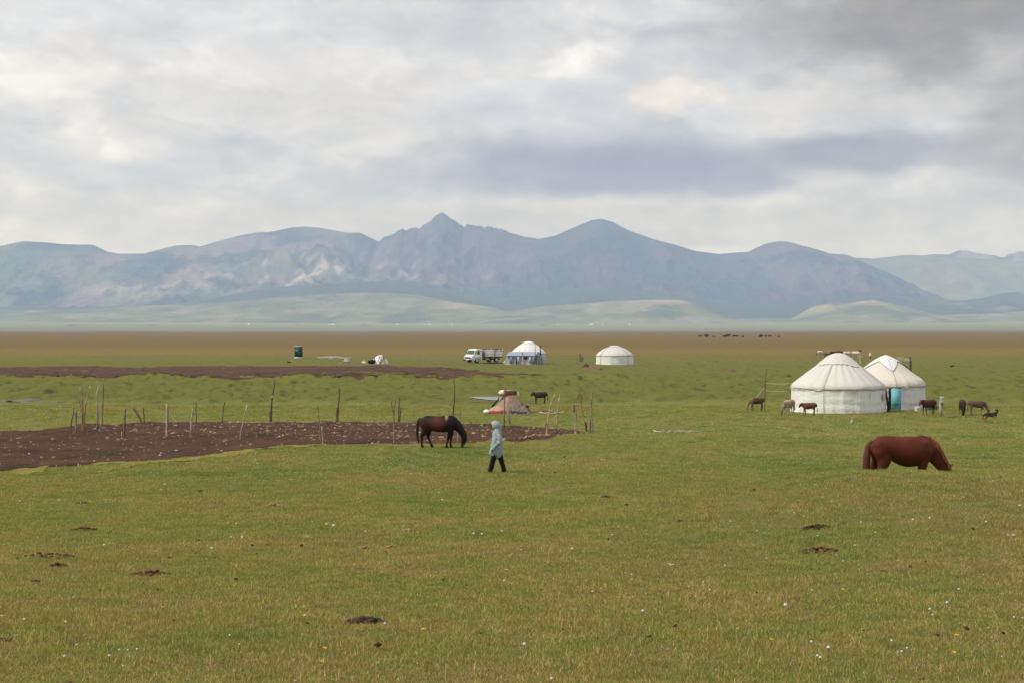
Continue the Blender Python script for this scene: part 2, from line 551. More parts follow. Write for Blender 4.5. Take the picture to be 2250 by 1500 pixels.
def mountain(name, pts, Zc, Zf, dx, dy, spur=(0.3, 900.0), rough=0.0, power=1.25, colf=None, seed=1, jag=None, back=None, xr=(-500, 2750)):
    px = np.array([p_[0] for p_ in pts], float); py = np.array([p_[1] for p_ in pts], float)
    x0 = (xr[0] - 1125) / FPX * Zc; x1 = (xr[1] - 1125) / FPX * Zc
    X = np.arange(x0, x1 + dx, dx)
    Yf = np.arange(Zf, Zc, dy)
    Zb = Zc + (back or (Zc - Zf) * 0.45)
    Yb = np.linspace(Zc, Zb, 14)
    Yv = np.concatenate([Yf, Yb])
    GX, GY = np.meshgrid(X, Yv)
    ppx = 1125 + GX / Zc * FPX
    crest = CAM_Z + (726 - np.interp(ppx, px, py)) / FPX * Zc
    crest0 = crest
    if jag is not None:
        crest = crest + jag(ppx) * (ridged(GX / 75.0, GX * 0, seed + 9, 3, 0.6) - 0.5)
    foot = H(GX, np.full_like(GX, Zf), small=False) - 8
    base = H(GX, GY, small=False) - 8
    t = np.where(GY <= Zc, (GY - Zf) / (Zc - Zf), 1 - (GY - Zc) / (Zb - Zc) * 0.9)
    t = np.clip(t, 0, 1)
    sp = ridged(GX / spur[1] + 0.35 * fbm(GX / 700, GY / 700, seed + 3, 2), GY / (spur[1] * 4.0), seed, 5, 0.55)
    crest = crest0 + (crest - crest0) * t ** 5
    # gullies run down the slope: shift the profile by the spur noise
    tt = np.clip(t + spur[0] * (sp - 0.55) * np.sin(np.pi * np.clip(t, 0, 1)) ** 0.8, 0, 1.0)
    prof = tt ** power
    Hh = base + np.maximum(crest - base, 0) * prof
    if rough > 0:
        Hh = Hh + rough * (ridged(GX / 260, GY / 260, seed + 5, 4, 0.6) - 0.45) * np.sin(np.pi * t)
    # nothing may stand above the line of sight to the crest
    lim = CAM_Z + (crest0 - CAM_Z) * GY / Zc
    Hh = np.where(GY <= Zc, np.minimum(Hh, lim - 4 * (1 - t)), Hh)
    spy = 726 - (Hh - CAM_Z) / GY * FPX
    spx = 1125 + GX / GY * FPX
    gx = np.gradient(Hh, axis=1) / dx
    C = colf(spx, spy, t, sp, gx, GX, GY)
    nr, na = GX.shape
    V = np.stack([GX.ravel(), GY.ravel(), Hh.ravel()], 1)
    i = np.arange(nr - 1)[:, None] * na; j = np.arange(na - 1)[None, :]
    F = np.stack([(i + j).ravel(), (i + j + 1).ravel(), (i + na + j + 1).ravel(), (i + na + j).ravel()], 1)
    o = mesh_np(name, V, F, ROCK, colors=C.reshape(-1, 3))
    tag(o, kind='structure')
    return o


def lerp(a, b, f):
    return a + (b - a) * f[..., None]


def blob(x, y, cx, cy, rx, ry):
    return np.exp(-0.5 * (((x - cx) / rx) ** 2 + ((y - cy) / ry) ** 2))


MAIN = [(-500, 560), (-300, 545), (-120, 556), (0, 541), (50, 530), (105, 533), (140, 537), (205, 538), (235, 553), (260, 558), (320, 557), (350, 548),
        (385, 540), (420, 538), (440, 542), (470, 533), (520, 519), (570, 510), (590, 511), (640, 500), (670, 498), (700, 500), (760, 511), (790, 511),
        (832, 531), (840, 525), (850, 515), (862, 514), (885, 500), (895, 503), (920, 499), (935, 487), (952, 478), (962, 470), (970, 467), (985, 475),
        (1010, 490), (1020, 497), (1028, 492), (1045, 496), (1085, 497), (1125, 512), (1150, 520), (1185, 525), (1220, 518), (1260, 500), (1300, 484),
        (1320, 481), (1345, 487), (1380, 506), (1440, 527), (1480, 537), (1530, 552), (1580, 558), (1620, 555), (1645, 553), (1680, 536), (1710, 530),
        (1730, 531), (1790, 547), (1820, 557), (1860, 560), (1885, 570), (1940, 595), (1990, 620), (2040, 645), (2075, 662), (2120, 690), (2200, 700), (2750, 705)]


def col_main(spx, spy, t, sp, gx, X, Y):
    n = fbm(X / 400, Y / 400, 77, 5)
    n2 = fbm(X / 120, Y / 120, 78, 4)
    C = np.zeros(spx.shape + (3,)) + SLATE_CLOUD_SHADE  # dark slate base; cloud shadow over the range is put into this tone
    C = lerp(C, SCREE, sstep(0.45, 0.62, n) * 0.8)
    left = 1 - sstep(760, 900, spx + 40 * (n - 0.5))  # left end: paler rock, its lit look between cloud shadows put into colour
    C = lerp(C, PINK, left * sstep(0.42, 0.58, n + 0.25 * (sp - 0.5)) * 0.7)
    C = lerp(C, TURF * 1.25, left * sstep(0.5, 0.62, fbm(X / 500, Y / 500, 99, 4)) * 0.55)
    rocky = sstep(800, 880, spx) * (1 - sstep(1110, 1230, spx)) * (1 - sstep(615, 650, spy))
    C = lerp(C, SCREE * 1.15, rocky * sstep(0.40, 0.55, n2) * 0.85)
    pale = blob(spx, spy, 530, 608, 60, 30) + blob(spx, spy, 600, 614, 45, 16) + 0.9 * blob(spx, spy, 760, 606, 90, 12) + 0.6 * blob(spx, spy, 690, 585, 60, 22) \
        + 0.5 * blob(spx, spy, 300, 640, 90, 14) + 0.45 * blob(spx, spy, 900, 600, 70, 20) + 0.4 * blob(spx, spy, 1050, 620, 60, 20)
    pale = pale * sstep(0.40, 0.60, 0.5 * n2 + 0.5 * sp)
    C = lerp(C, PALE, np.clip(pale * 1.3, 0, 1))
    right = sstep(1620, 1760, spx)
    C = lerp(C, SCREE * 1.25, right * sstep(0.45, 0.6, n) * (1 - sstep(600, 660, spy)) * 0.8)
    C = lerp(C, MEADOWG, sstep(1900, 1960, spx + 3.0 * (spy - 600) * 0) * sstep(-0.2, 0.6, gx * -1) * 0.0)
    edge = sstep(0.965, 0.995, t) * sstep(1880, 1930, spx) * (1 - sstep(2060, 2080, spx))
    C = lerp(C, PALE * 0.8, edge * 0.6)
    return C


def jag_main(ppx):
    return 60.0 * sstep(835, 850, ppx) * (1 - sstep(1080, 1140, ppx)) + 6.0


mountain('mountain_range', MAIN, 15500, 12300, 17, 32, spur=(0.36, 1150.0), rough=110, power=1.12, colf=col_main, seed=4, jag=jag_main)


def col_green(spx, spy, t, sp, gx, X, Y):
    n = fbm(X / 500, Y / 500, 177, 4)
    C = np.zeros(spx.shape + (3,)) + TURF * 1.2
    C = lerp(C, MEADOWG, sstep(0.42, 0.6, n) * 0.9)
    C = lerp(C, PINK, sstep(0.55, 0.7, fbm(X / 300, Y / 300, 178, 4)) * 0.5)
    return C


def col_peak(spx, spy, t, sp, gx, X, Y):
    n = fbm(X / 300, Y / 300, 187, 4)
    return lerp(np.zeros(spx.shape + (3,)) + SCREE, PALE, sstep(0.45, 0.6, n) * 0.5)


mountain('far_peaks', [(-500, 700), (1700, 640), (1830, 566), (1950, 568), (2040, 560), (2085, 556), (2105, 550), (2120, 549), (2140, 555), (2160, 555), (2195, 564), (2225, 555), (2250, 549), (2330, 560), (2450, 540), (2750, 555)],
         18300, 17600, 45, 60, spur=(0.3, 700.0), rough=60, power=1.0, colf=col_peak, seed=14, jag=lambda p_: 60 + 0 * p_, back=500, xr=(1600, 2900))
mountain('far_green_hill', [(-500, 700), (1780, 640), (1850, 590), (1890, 572), (1950, 565), (1995, 560), (2060, 563), (2150, 568), (2250, 575), (2400, 570), (2750, 590)],
         17200, 15300, 40, 50, spur=(0.35, 1300.0), rough=40, power=1.0, colf=col_green, seed=24, xr=(1650, 2900))


def col_dark(spx, spy, t, sp, gx, X, Y):
    n = fbm(X / 250, Y / 250, 277, 4)
    C = np.zeros(spx.shape + (3,)) + np.array([0.062, 0.085, 0.062])
    return lerp(C, PALE * 0.6, sstep(0.58, 0.7, n) * 0.6 * sstep(1950, 2050, spx))


mountain('foothills', [(-500, 676), (-100, 672), (100, 676), (250, 674), (380, 670), (470, 655), (560, 638), (640, 628), (760, 625), (830, 618), (880, 616), (930, 622), (1000, 640), (1100, 655), (1200, 640), (1290, 632), (1400, 636),
                       (1500, 650), (1620, 668), (1700, 664), (1800, 668), (1900, 672), (1990, 668), (2060, 660), (2110, 661), (2160, 656), (2200, 645), (2250, 640), (2350, 632), (2750, 640)],
         12400, 10700, 24, 30, spur=(0.30, 800.0), rough=22, power=1.0, colf=col_dark, seed=34)


def col_hill(spx, spy, t, sp, gx, X, Y):
    n = fbm(X / 350, Y / 350, 377, 4)
    C = np.zeros(spx.shape + (3,)) + MEADOWG * 1.05
    C = lerp(C, TURF * 1.1, sstep(0.46, 0.6, n) * 0.75)
    C = lerp(C, PALE * 0.7, sstep(0.5, 0.68, fbm(X / 200, Y / 260, 378, 4)) * 0.55)
    C = lerp(C, np.array([0.34, 0.30, 0.20]), np.clip(blob(spx, spy, 1460, 662, 60, 5) + blob(spx, spy, 1790, 676, 40, 8) + blob(spx, spy, 1900, 663, 40, 4) + blob(spx, spy, 1010, 668, 40, 8), 0, 1) * 0.8)
    return C


mountain('rolling_hills', [(-500, 690), (-100, 684), (150, 682), (330, 672), (500, 665), (650, 650), (760, 645), (850, 643), (920, 650), (1000, 665), (1080, 676), (1120, 688), (1200, 694), (1300, 697), (1500, 703), (1700, 700), (1900, 700), (2060, 692), (2180, 690), (2300, 680), (2750, 690)],
         10900, 9600, 24, 26, spur=(0.26, 900.0), rough=6, power=0.95, colf=col_hill, seed=44)
mountain('pale_hill', [(1000, 712), (1060, 700), (1085, 690), (1200, 673), (1290, 667), (1350, 662), (1440, 659), (1500, 660), (1560, 679), (1600, 699), (1640, 712)],
         10300, 9300, 18, 22, spur=(0.24, 700.0), rough=5, power=0.95, colf=col_hill, seed=54, xr=(1000, 1640), back=500)
mountain('pale_hill', [(1700, 712), (1740, 700), (1770, 683), (1790, 673), (1815, 668), (1840, 671), (1880, 664), (1920, 660), (1960, 669), (2030, 685), (2080, 697), (2120, 712)],
         10500, 9500, 18, 22, spur=(0.30, 520.0), rough=10, power=0.95, colf=col_hill, seed=64, xr=(1700, 2120), back=500)


# ------------------------------------------------------------------ haze: the air between here and the mountains
def build_haze():
    m = bpy.data.materials.new('air')
    m.use_nodes = True
    nt = m.node_tree
    nt.nodes.clear()
    o_ = nt.nodes.new('ShaderNodeOutputMaterial')
    v = nt.nodes.new('ShaderNodeVolumePrincipled')
    v.inputs['Color'].default_value = (0.42, 0.60, 0.98, 1)
    v.inputs['Absorption Color'].default_value = (1, 1, 1, 1)
    v.inputs['Density'].default_value = 0.000068
    v.inputs['Anisotropy'].default_value = 0.0
    nt.links.new(v.outputs[0], o_.inputs['Volume'])
    s = 19300.0
    x0, x1, y0, y1, z0, z1 = -s, s, -s, s, -30.0, 1400.0
    V = [(x, y, z) for x in (x0, x1) for y in (y0, y1) for z in (z0, z1)]
    F = [(0, 1, 3, 2), (4, 6, 7, 5), (0, 4, 5, 1), (2, 3, 7, 6), (0, 2, 6, 4), (1, 5, 7, 3)]
    o = mesh_np('haze', V, F, m, smooth=False)
    tag(o, kind='stuff')


build_haze()

# ------------------------------------------------------------------ bare dirt: the corral in front, the trampled band further off
def poly_world(pts):
    return [ground_at(px, py)[:2] for (px, py) in pts]


def signed_dist(X, Y, poly):
    P = np.array(poly); n = len(P)
    inside = np.zeros(X.shape, bool); dmin = np.full(X.shape, 1e9)
    for i in range(n):
        x1, y1 = P[i]; x2, y2 = P[(i + 1) % n]
        cond = ((y1 > Y) != (y2 > Y)) & (X < (x2 - x1) * (Y - y1) / (y2 - y1 + 1e-12) + x1)
        inside ^= cond
        dx, dy = x2 - x1, y2 - y1
        t = np.clip(((X - x1) * dx + (Y - y1) * dy) / (dx * dx + dy * dy + 1e-12), 0, 1)
        dmin = np.minimum(dmin, np.hypot(X - x1 - t * dx, Y - y1 - t * dy))
    return np.where(inside, dmin, -dmin)


def soil_material(name, base, dark, light, scale=1.0):
    m = bpy.data.materials.new(name)
    m.use_nodes = True
    t = NT(m.node_tree)
    b = m.node_tree.nodes['Principled BSDF']
    b.inputs['Roughness'].default_value = 0.95
    b.inputs['Specular IOR Level'].default_value = 0.1
    pos = t.n('ShaderNodeNewGeometry').outputs['Position']
    n1 = t.noise(pos, 0.35 * scale, 4.0, 0.6); n2 = t.noise(pos, 3.5 * scale, 5.0, 0.7); n3 = t.noise(pos, 14.0 * scale, 4.0, 0.7)
    c = t.mix(t.maprange(n1.outputs['Fac'], 0.35, 0.65), dark, base)
    c = t.mix(t.maprange(n2.outputs['Fac'], 0.52, 0.72, 0.0, 0.6), c, light)
    c = t.mix(t.maprange(n3.outputs['Fac'], 0.5, 0.75, 0.0, 0.55), c, tuple(v * 0.45 for v in dark))
    t.L.new(c, b.inputs['Base Color'])
    bp = t.n('ShaderNodeBump'); bp.inputs['Distance'].default_value = 0.08
    t.L.new(n2.outputs['Fac'], bp.inputs['Height']); t.L.new(bp.outputs[0], b.inputs['Normal'])
    return m


def soil_patch(name, pts, dx, dy, mat, jit, lump, holes=None, seed=3, lift=0.03):
    poly = poly_world(pts)
    P = np.array(poly)
    xs = np.arange(P[:, 0].min() - 1, P[:, 0].max() + 1, dx)
    ys = np.arange(P[:, 1].min() - 1, P[:, 1].max() + 1, dy)
    X, Y = np.meshgrid(xs, ys)
    jx = (fbm(X / 1.3, Y / 3.0, seed, 4) - 0.5) * jit; jy = (fbm(X / 1.3 + 50, Y / 3.0, seed + 9, 4) - 0.5) * jit * 2.2
    D = signed_dist(X + jx, Y + jy, poly)
    if holes is not None:
        D = np.minimum(D, holes(X, Y))
    Z = H(X, Y) + 0.004 + lift * sstep(0, 0.6, D) + lump * (fbm(X / 0.35, Y / 0.5, seed + 20, 3) - 0.35) * sstep(0, 0.5, D)
    nr, na = X.shape
    i = np.arange(nr - 1)[:, None] * na; j = np.arange(na - 1)[None, :]
    F = np.stack([(i + j), (i + j + 1), (i + na + j + 1), (i + na + j)], -1).reshape(-1, 4)
    ok = (D.ravel()[F] > -0.02).all(1)
    F = F[ok]
    used = np.unique(F)
    remap = np.zeros(nr * na, int); remap[used] = np.arange(len(used))
    V = np.stack([X.ravel(), Y.ravel(), Z.ravel()], 1)[used]
    o = mesh_np(name, V, remap[F], mat)
    tag(o, kind='structure')
    return o, poly


SOIL = soil_material('trampled_dung_soil', (0.086, 0.043, 0.023), (0.040, 0.024, 0.015), (0.15, 0.082, 0.045))
SOIL2 = soil_material('dark_trodden_earth', (0.094, 0.052, 0.033), (0.060, 0.034, 0.024), (0.17, 0.11, 0.055), 0.6)
YELLOW = soil_material('yellowed_turf', (0.21, 0.19, 0.040), (0.20, 0.15, 0.036), (0.24, 0.22, 0.06), 1.0)
corral_px = [(-260, 966), (-100, 956), (0, 948), (100, 941), (200, 934), (300, 930), (450, 928), (600, 927), (900, 928), (1000, 929), (1100, 932), (1200, 940), (1295, 949), (1290, 952),
             (1225, 960), (1150, 968), (1050, 971), (900, 975), (700, 977), (640, 979), (560, 989), (450, 1000), (330, 1012), (200, 1022), (100, 1028), (0, 1032), (-140, 1036), (-260, 1035)]
soil_patch('yellow_turf_edge', [(-260, 1034), (0, 1029), (200, 1019), (450, 996), (560, 984), (640, 977), (760, 977), (640, 989), (560, 1001), (450, 1011), (330, 1021), (200, 1031), (100, 1037), (0, 1041), (-260, 1046)],
           0.14, 0.3, YELLOW, 3.6, 0.0, seed=71, lift=0.03)
corral, corral_poly = soil_patch('corral_dirt', corral_px, 0.13, 0.24, SOIL, 1.5, 0.13, seed=3)
band_px = [(-300, 808), (0, 807), (120, 806), (300, 808), (420, 806), (560, 805), (760, 806), (860, 804.5), (965, 806), (1000, 812), (1060, 816), (1130, 822), (1200, 826), (1195, 829), (1080, 831), (900, 832),
           (700, 832.5), (560, 833), (400, 834), (280, 833), (150, 834), (0, 832), (-300, 836)]
def band_holes(X, Y):
    n = fbm(X / 9.0, Y / 4.0, 91, 3)
    mid = np.exp(-0.5 * ((Y - 150) / 7) ** 2)
    return (0.62 - n * (0.55 + 0.55 * mid * sstep(-60, -20, X) * (1 - sstep(-12, 6, X) * 0.2))) * 6
soil_patch('dirt_band', band_px, 0.28, 0.5, SOIL2, 2.2, 0.06, holes=band_holes, seed=13, lift=0.03)
RED = soil_material('red_subsoil', (0.20, 0.11, 0.075), (0.13, 0.07, 0.05), (0.28, 0.18, 0.13), 1.0)


def mound(name, px, py, wpx, hm, dm, mat, label, cat, seed=0, flat=0.0, group=None):
    """irregular heap of earth or rubble lying on the ground"""
    c = ground_at(px, py)
    s = FPX / c.y
    rx = wpx / s / 2
    n, k = 26, 9
    r_ = np.linspace(0, 1, k)
    a = np.linspace(0, 2 * np.pi, n, endpoint=False)
    A, RR = np.meshgrid(a, r_)
    wob = 1 + 0.35 * (vnoise(np.cos(A) * 1.7 + seed * 3.1, np.sin(A) * 1.7 + seed, seed) - 0.5)
    X = RR * np.cos(A) * rx * wob; Y = RR * np.sin(A) * dm * wob
    prof = (1 - RR ** 2) ** 1.0
    Zl = hm * prof * (0.55 + 0.9 * fbm(X / (rx * 0.35) + seed * 7, Y / (dm * 0.5), seed + 2, 3)) - 0.02
    G = H(X + c.x, Y + c.y) - c.z
    V = np.stack([X.ravel(), Y.ravel(), (G + Zl).ravel()], 1)
    F = []
    for i in range(k - 1):
        for j in range(n):
            F.append((i * n + j, i * n + (j + 1) % n, (i + 1) * n + (j + 1) % n, (i + 1) * n + j)[::-1])
    o = mesh_np(name, V, np.array(F), mat, loc=c)
    tag(o, label, cat, group)
    return o


# pale dried puddles and the strip of water behind the rug heap
def flat_patch(name, pts, mat, lift=0.01, dx=0.4, dy=0.8, jit=1.0, seed=1, level=None):
    poly = poly_world(pts)
    P = np.array(poly)
    X, Y = np.meshgrid(np.arange(P[:, 0].min(), P[:, 0].max() + dx, dx), np.arange(P[:, 1].min(), P[:, 1].max() + dy, dy))
    D = signed_dist(X, Y + (fbm(X / 2, Y / 3, seed, 3) - 0.5) * jit, poly)
    Z = H(X, Y) + lift if level is None else np.full_like(X, level)
    nr, na = X.shape
    i = np.arange(nr - 1)[:, None] * na; j = np.arange(na - 1)[None, :]
    F = np.stack([(i + j), (i + j + 1), (i + na + j + 1), (i + na + j)], -1).reshape(-1, 4)
    F = F[(D.ravel()[F] > -0.1).all(1)]
    used = np.unique(F); remap = np.zeros(nr * na, int); remap[used] = np.arange(len(used))
    o = mesh_np(name, np.stack([X.ravel(), Y.ravel(), Z.ravel()], 1)[used], remap[F], mat)
    tag(o, kind='structure')
    return o


WATER = simple_mat('still_water', (0.17, 0.18, 0.17), rough=0.22, spec=0.5)
GRAVEL = simple_mat('grey_dry_mud', (0.23, 0.21, 0.18), bump=0.02, bscale=3, var=0.25, vscale=0.5, obj=False)
pw = ground_at(1070, 875)
flat_patch('pond_water', [(1028, 873.5), (1050, 872), (1100, 872), (1106, 874), (1106, 878), (1098, 880), (1075, 879.5), (1050, 876.5)], WATER, dx=0.15, dy=0.25, jit=0.12, seed=5, level=-0.215)
flat_patch('dried_mud', [(672, 786), (700, 783.5), (735, 783), (775, 785), (768, 787.5), (700, 787.5)], GRAVEL, lift=0.04, dx=0.5, dy=1.2, jit=6, seed=6)
flat_patch('dried_mud', [(-200, 881), (0, 881), (90, 880.5), (135, 883), (120, 886), (0, 887), (-200, 888)], simple_mat('wet_grey_mud', (0.13, 0.12, 0.10), bump=0.02, bscale=3, var=0.25, vscale=0.5, obj=False), lift=0.03, dx=0.25, dy=0.5, jit=2, seed=7)
WATER2 = simple_mat('muddy_water', (0.16, 0.15, 0.12), rough=0.12, spec=0.5)

# scraps of straw, old dung and stones trodden into the corral: nobody could count them
def scraps():
    V, F, C = [], [], []
    P = np.array(corral_poly)
    rs = np.random.RandomState(5)
    n = 0
    tries = rs.uniform(P.min(0), P.max(0), (9000, 2))
    D = signed_dist(tries[:, 0], tries[:, 1], corral_poly)
    dens = fbm(tries[:, 0] / 3.0, tries[:, 1] / 4.0, 55, 3)
    # more of them at the back and to the right, few at the near left
    px = 1125 + tries[:, 0] / tries[:, 1] * FPX; py = 726 + 4.6 / tries[:, 1] * FPX
    w = 0.22 + 0.75 * (1 - sstep(952, 990, py)) * sstep(120, 420, px) + 0.1
    keep = (D > 0.1) & (rs.rand(len(D)) < w * (0.4 + dens))
    for (x, y) in tries[keep][:2900]:
        l = min(rs.lognormal(math.log(0.038), 0.62), 0.26); wd = l * rs.uniform(0.2, 0.7); h = min(l * rs.uniform(0.2, 0.6), .035)
        a = rs.rand() * 6.28
        z = float(H(np.array([x]), np.array([y]))[0]) + 0.03 + 0.02
        b0 = len(V)
        ring = [(-l, -wd * .6), (l * .7, -wd), (l, wd * .5), (-l * .4, wd)]
        ca, sa = math.cos(a), math.sin(a)
        for (u, v) in ring:
            u *= rs.uniform(.7, 1.2); v *= rs.uniform(.7, 1.2)
            V.append((x + u * ca - v * sa, y + u * sa + v * ca, z - 0.05))
        for (u, v) in ring:
            u *= .55; v *= .55
            V.append((x + u * ca - v * sa, y + u * sa + v * ca, z + h * rs.uniform(.6, 1.1)))
        F += [(b0 + 4, b0 + 5, b0 + 6, b0 + 7)] + [(b0 + k, b0 + (k + 1) % 4, b0 + 4 + (k + 1) % 4, b0 + 4 + k) for k in range(4)]
        q = rs.rand()
        c = (0.26, 0.16, 0.10) if q < .5 else ((0.22, 0.13, 0.08) if q < .8 else ((0.035, 0.022, 0.018) if q < .92 else (0.36, 0.31, 0.25)))
        k_ = rs.uniform(.75, 1.2)
        C += [tuple(v * k_ for v in c)] * 8
    m = bpy.data.materials.new('straw_and_stone')
    m.use_nodes = True
    t = NT(m.node_tree); b = m.node_tree.nodes['Principled BSDF']
    b.inputs['Roughness'].default_value = .9
    t.L.new(t.n('ShaderNodeAttribute', attribute_name='col').outputs['Color'], b.inputs['Base Color'])
    o = mesh_np('straw_scraps', V, np.array(F), m, smooth=False, colors=np.array(C))
    tag(o, kind='stuff')


scraps()

# ------------------------------------------------------------------ sticks and posts
def attr_mat(name, rough=0.85, bump=0.004, bscale=60.0, var=0.3, vscale=25.0, spec=0.2):
    m = bpy.data.materials.new(name)
    m.use_nodes = True
    t = NT(m.node_tree); b = m.node_tree.nodes['Principled BSDF']
    b.inputs['Roughness'].default_value = rough
    b.inputs['Specular IOR Level'].default_value = spec
    o_ = t.n('ShaderNodeTexCoord').outputs['Object']
    n = t.noise(o_, vscale, 5.0, 0.65)
    k = t.maprange(n.outputs['Fac'], 0.32, 0.68, 1 - var, 1 + var)
    t.L.new(t.mix(1.0, t.n('ShaderNodeAttribute', attribute_name='col').outputs['Color'], k, 'MULTIPLY'), b.inputs['Base Color'])
    if bump:
        nb = t.noise(o_, bscale, 4.0, 0.65)
        bp = t.n('ShaderNodeBump'); bp.inputs['Distance'].default_value = bump
        t.L.new(nb.outputs['Fac'], bp.inputs['Height']); t.L.new(bp.outputs[0], b.inputs['Normal'])
    return m


WOODM = attr_mat('weathered_branch_wood', bump=0.006, bscale=40, var=0.4, vscale=9)
BARK_DARK = (0.12, 0.078, 0.056); BARK_GREY = (0.22, 0.18, 0.155); BARK_RED = (0.19, 0.10, 0.062); PEELED = (0.42, 0.28, 0.17); PALEWOOD = (0.50, 0.42, 0.33)


def stick_geo(pts, r0, r1, c0, c1, seed=0, sides=7, wob=0.012, tipc=None):
    """wobbly tapered branch through 3-D points"""
    rs = np.random.RandomState(seed + 100)
    P = np.array(pts, float)
    seg = np.r_[0, np.cumsum(np.linalg.norm(np.diff(P, axis=0), axis=1))]
    L = seg[-1]
    n = max(5, int(L / 0.12))
    t = np.linspace(0, L, n)
    Q = np.stack([np.interp(t, seg, P[:, k]) for k in range(3)], 1)
    for _ in range(2):
        Q[1:-1] = 0.25 * Q[:-2] + 0.5 * Q[1:-1] + 0.25 * Q[2:]
    Q[1:-1] += rs.normal(0, wob, (n - 2, 3))
    T = np.gradient(Q, axis=0); T /= np.linalg.norm(T, axis=1)[:, None]
    V, C, F = [], [], []
    ref = np.array([0, 1, 0.1]) if abs(T[0][1]) < .9 else np.array([1, 0, 0])
    for i in range(n):
        s = np.cross(T[i], ref); s /= np.linalg.norm(s); u = np.cross(s, T[i])
        f = t[i] / L
        r = (r0 + (r1 - r0) * f) * rs.uniform(.88, 1.14)
        cc = np.array(c0) * (1 - f) + np.array(c1) * f
        cc = cc * rs.uniform(.75, 1.25)
        for k in range(sides):
            a = 2 * math.pi * k / sides
            V.append(Q[i] + r * (math.cos(a) * s + math.sin(a) * u)); C.append(cc)
    for i in range(n - 1):
        for k in range(sides):
            F.append((i * sides + k, i * sides + (k + 1) % sides, (i + 1) * sides + (k + 1) % sides, (i + 1) * sides + k))
    for end, base in ((0, 0), (1, (n - 1) * sides)):
        V.append(Q[0] if end == 0 else Q[-1] + T[-1] * r1 * 0.6)
        C.append(np.array(c0) if end == 0 else np.array(tipc or PALEWOOD))
        ci = len(V) - 1
        for k in range(sides):
            a, b = base + k, base + (k + 1) % sides
            F.append((ci, b, a) if end == 0 else (ci, a, b))
    return V, F, C


def make_stick(name, pts, r0, r1, c0, c1=None, parent=None, seed=0, loc=None, wob=0.012):
    c1 = c1 or c0
    V, F, C = stick_geo(pts, r0, r1, c0, c1, seed, wob=wob)
    return mesh_np(name, V, F, WOODM, parent=parent, colors=np.array(C), loc=loc)


CORRAL_GROUP = 'rough wooden posts of the corral'
def post(label, members, grp=CORRAL_GROUP, name='fence_post'):
    """members: list of (partname, [(px,py)...] base to top, r0_px, r1_px, colour, colour2)"""
    b0 = members[0][1][0]
    g = ground_at(*b0)
    s = FPX / g.y
    root = None
    if len(members) > 1:
        root = empty(name, g)
    for k, mb in enumerate(members):
        part, pl, r0, r1, c0 = mb[:5]
        c1 = mb[5] if len(mb) > 5 else c0
        base = pl[0]
        Zk = ground_at(*base).y if k == 0 else g.y + (0.02 + 0.03 * (k % 2)) * (1 if k % 2 else -1)
        pts = []
        for i, (x, y) in enumerate(pl):
            w = at(x, y, Zk)
            pts.append((w.x - g.x, Zk - g.y + 0.012 * i * (-1) ** k, w.z - g.z))
        if k == 0 or abs(base[1] - b0[1]) < 14:
            x0, y0, z0 = pts[0]
            pts[0] = (x0, y0, min(z0, 0) - 0.15)
        o = make_stick(part if root else name, pts, r0 / s, r1 / s, c0, c1, parent=root, seed=int(base[0]) + k, loc=None if root else g, wob=0.35 / s)
        if not root: root = o
    tag(root, label, 'post', grp)
    return root


post('short thin dark post leaning right at the far left end of the corral', [('pole', [(154, 946), (158, 920), (163, 896)], 1.5, 1.1, BARK_DARK)])
post('stubby thick grey weathered post beside the dark leaning one at the corral left end', [('pole', [(168, 948), (167, 925), (166, 899)], 3.4, 2.4, BARK_GREY)])
post('reddish forked branch post with two thin upright tips, left end of the corral',
     [('pole', [(183, 950), (181, 925), (180, 880), (179, 868), (175, 851)], 3.2, 1.2, BARK_RED, PEELED), ('branch', [(180, 905), (178, 890), (171, 870)], 1.1, 0.7, BARK_GREY),
      ('branch', [(185, 944), (185, 910), (190, 875), (194, 864), (197, 848)], 2.4, 1.1, BARK_RED, PEELED)])
post('tall thick grey post with a pointed pale top in the left part of the corral', [('pole', [(214, 946), (214, 920), (212.5, 865), (214, 855), (216.5, 847)], 2.8, 1.5, BARK_DARK, PALEWOOD), ('stake', [(212, 956), (213, 945)], 1.0, 1.0, PALEWOOD), ('stake', [(222, 956), (221, 930)], 1.8, 1.4, BARK_GREY)])
post('tall slim brown post right behind the thick grey pointed one', [('pole', [(224, 934), (225.5, 890), (227, 842)], 1.8, 1.0, BARK_GREY, BARK_RED)])
post('dark upright post with a knobbly top standing in the left dirt', [('pole', [(272, 958), (274, 930), (274, 896)], 2.6, 2.2, BARK_DARK, BARK_GREY), ('stake', [(266, 959), (268, 948)], 0.9, 0.7, PALEWOOD), ('branch', [(274, 903), (278, 899)], 1.0, 0.8, BARK_DARK)])
post('thick brown log leaning left with a pale sawn end, crossing a short post', [('pole', [(317, 932), (305, 914), (291, 891)], 2.2, 2.4, BARK_DARK, BARK_GREY)])
post('short brown post meeting the foot of the leaning sawn log', [('pole', [(318, 932), (316, 912), (314.5, 893)], 1.7, 1.4, BARK_RED)])
post('bleached whitish post with a darker stake tied to it, left middle of the corral', [('pole', [(366, 960), (366, 920), (366, 887)], 2.0, 1.6, PALEWOOD, PALEWOOD), ('stake', [(369, 945), (370, 915), (370.5, 893)], 1.2, 1.0, BARK_GREY)])
post('split grey stake with a forked tip standing in the dirt left of centre', [('pole', [(418, 959), (420, 930), (423, 897)], 2.4, 1.2, BARK_GREY, PALEWOOD), ('branch', [(421, 925), (425, 905)], 1.0, 0.8, BARK_DARK)])
post('thin dark reddish post at the back edge behind the split grey stake', [('pole', [(431, 928), (430.5, 905), (430, 881)], 1.5, 1.0, BARK_RED, BARK_DARK)])
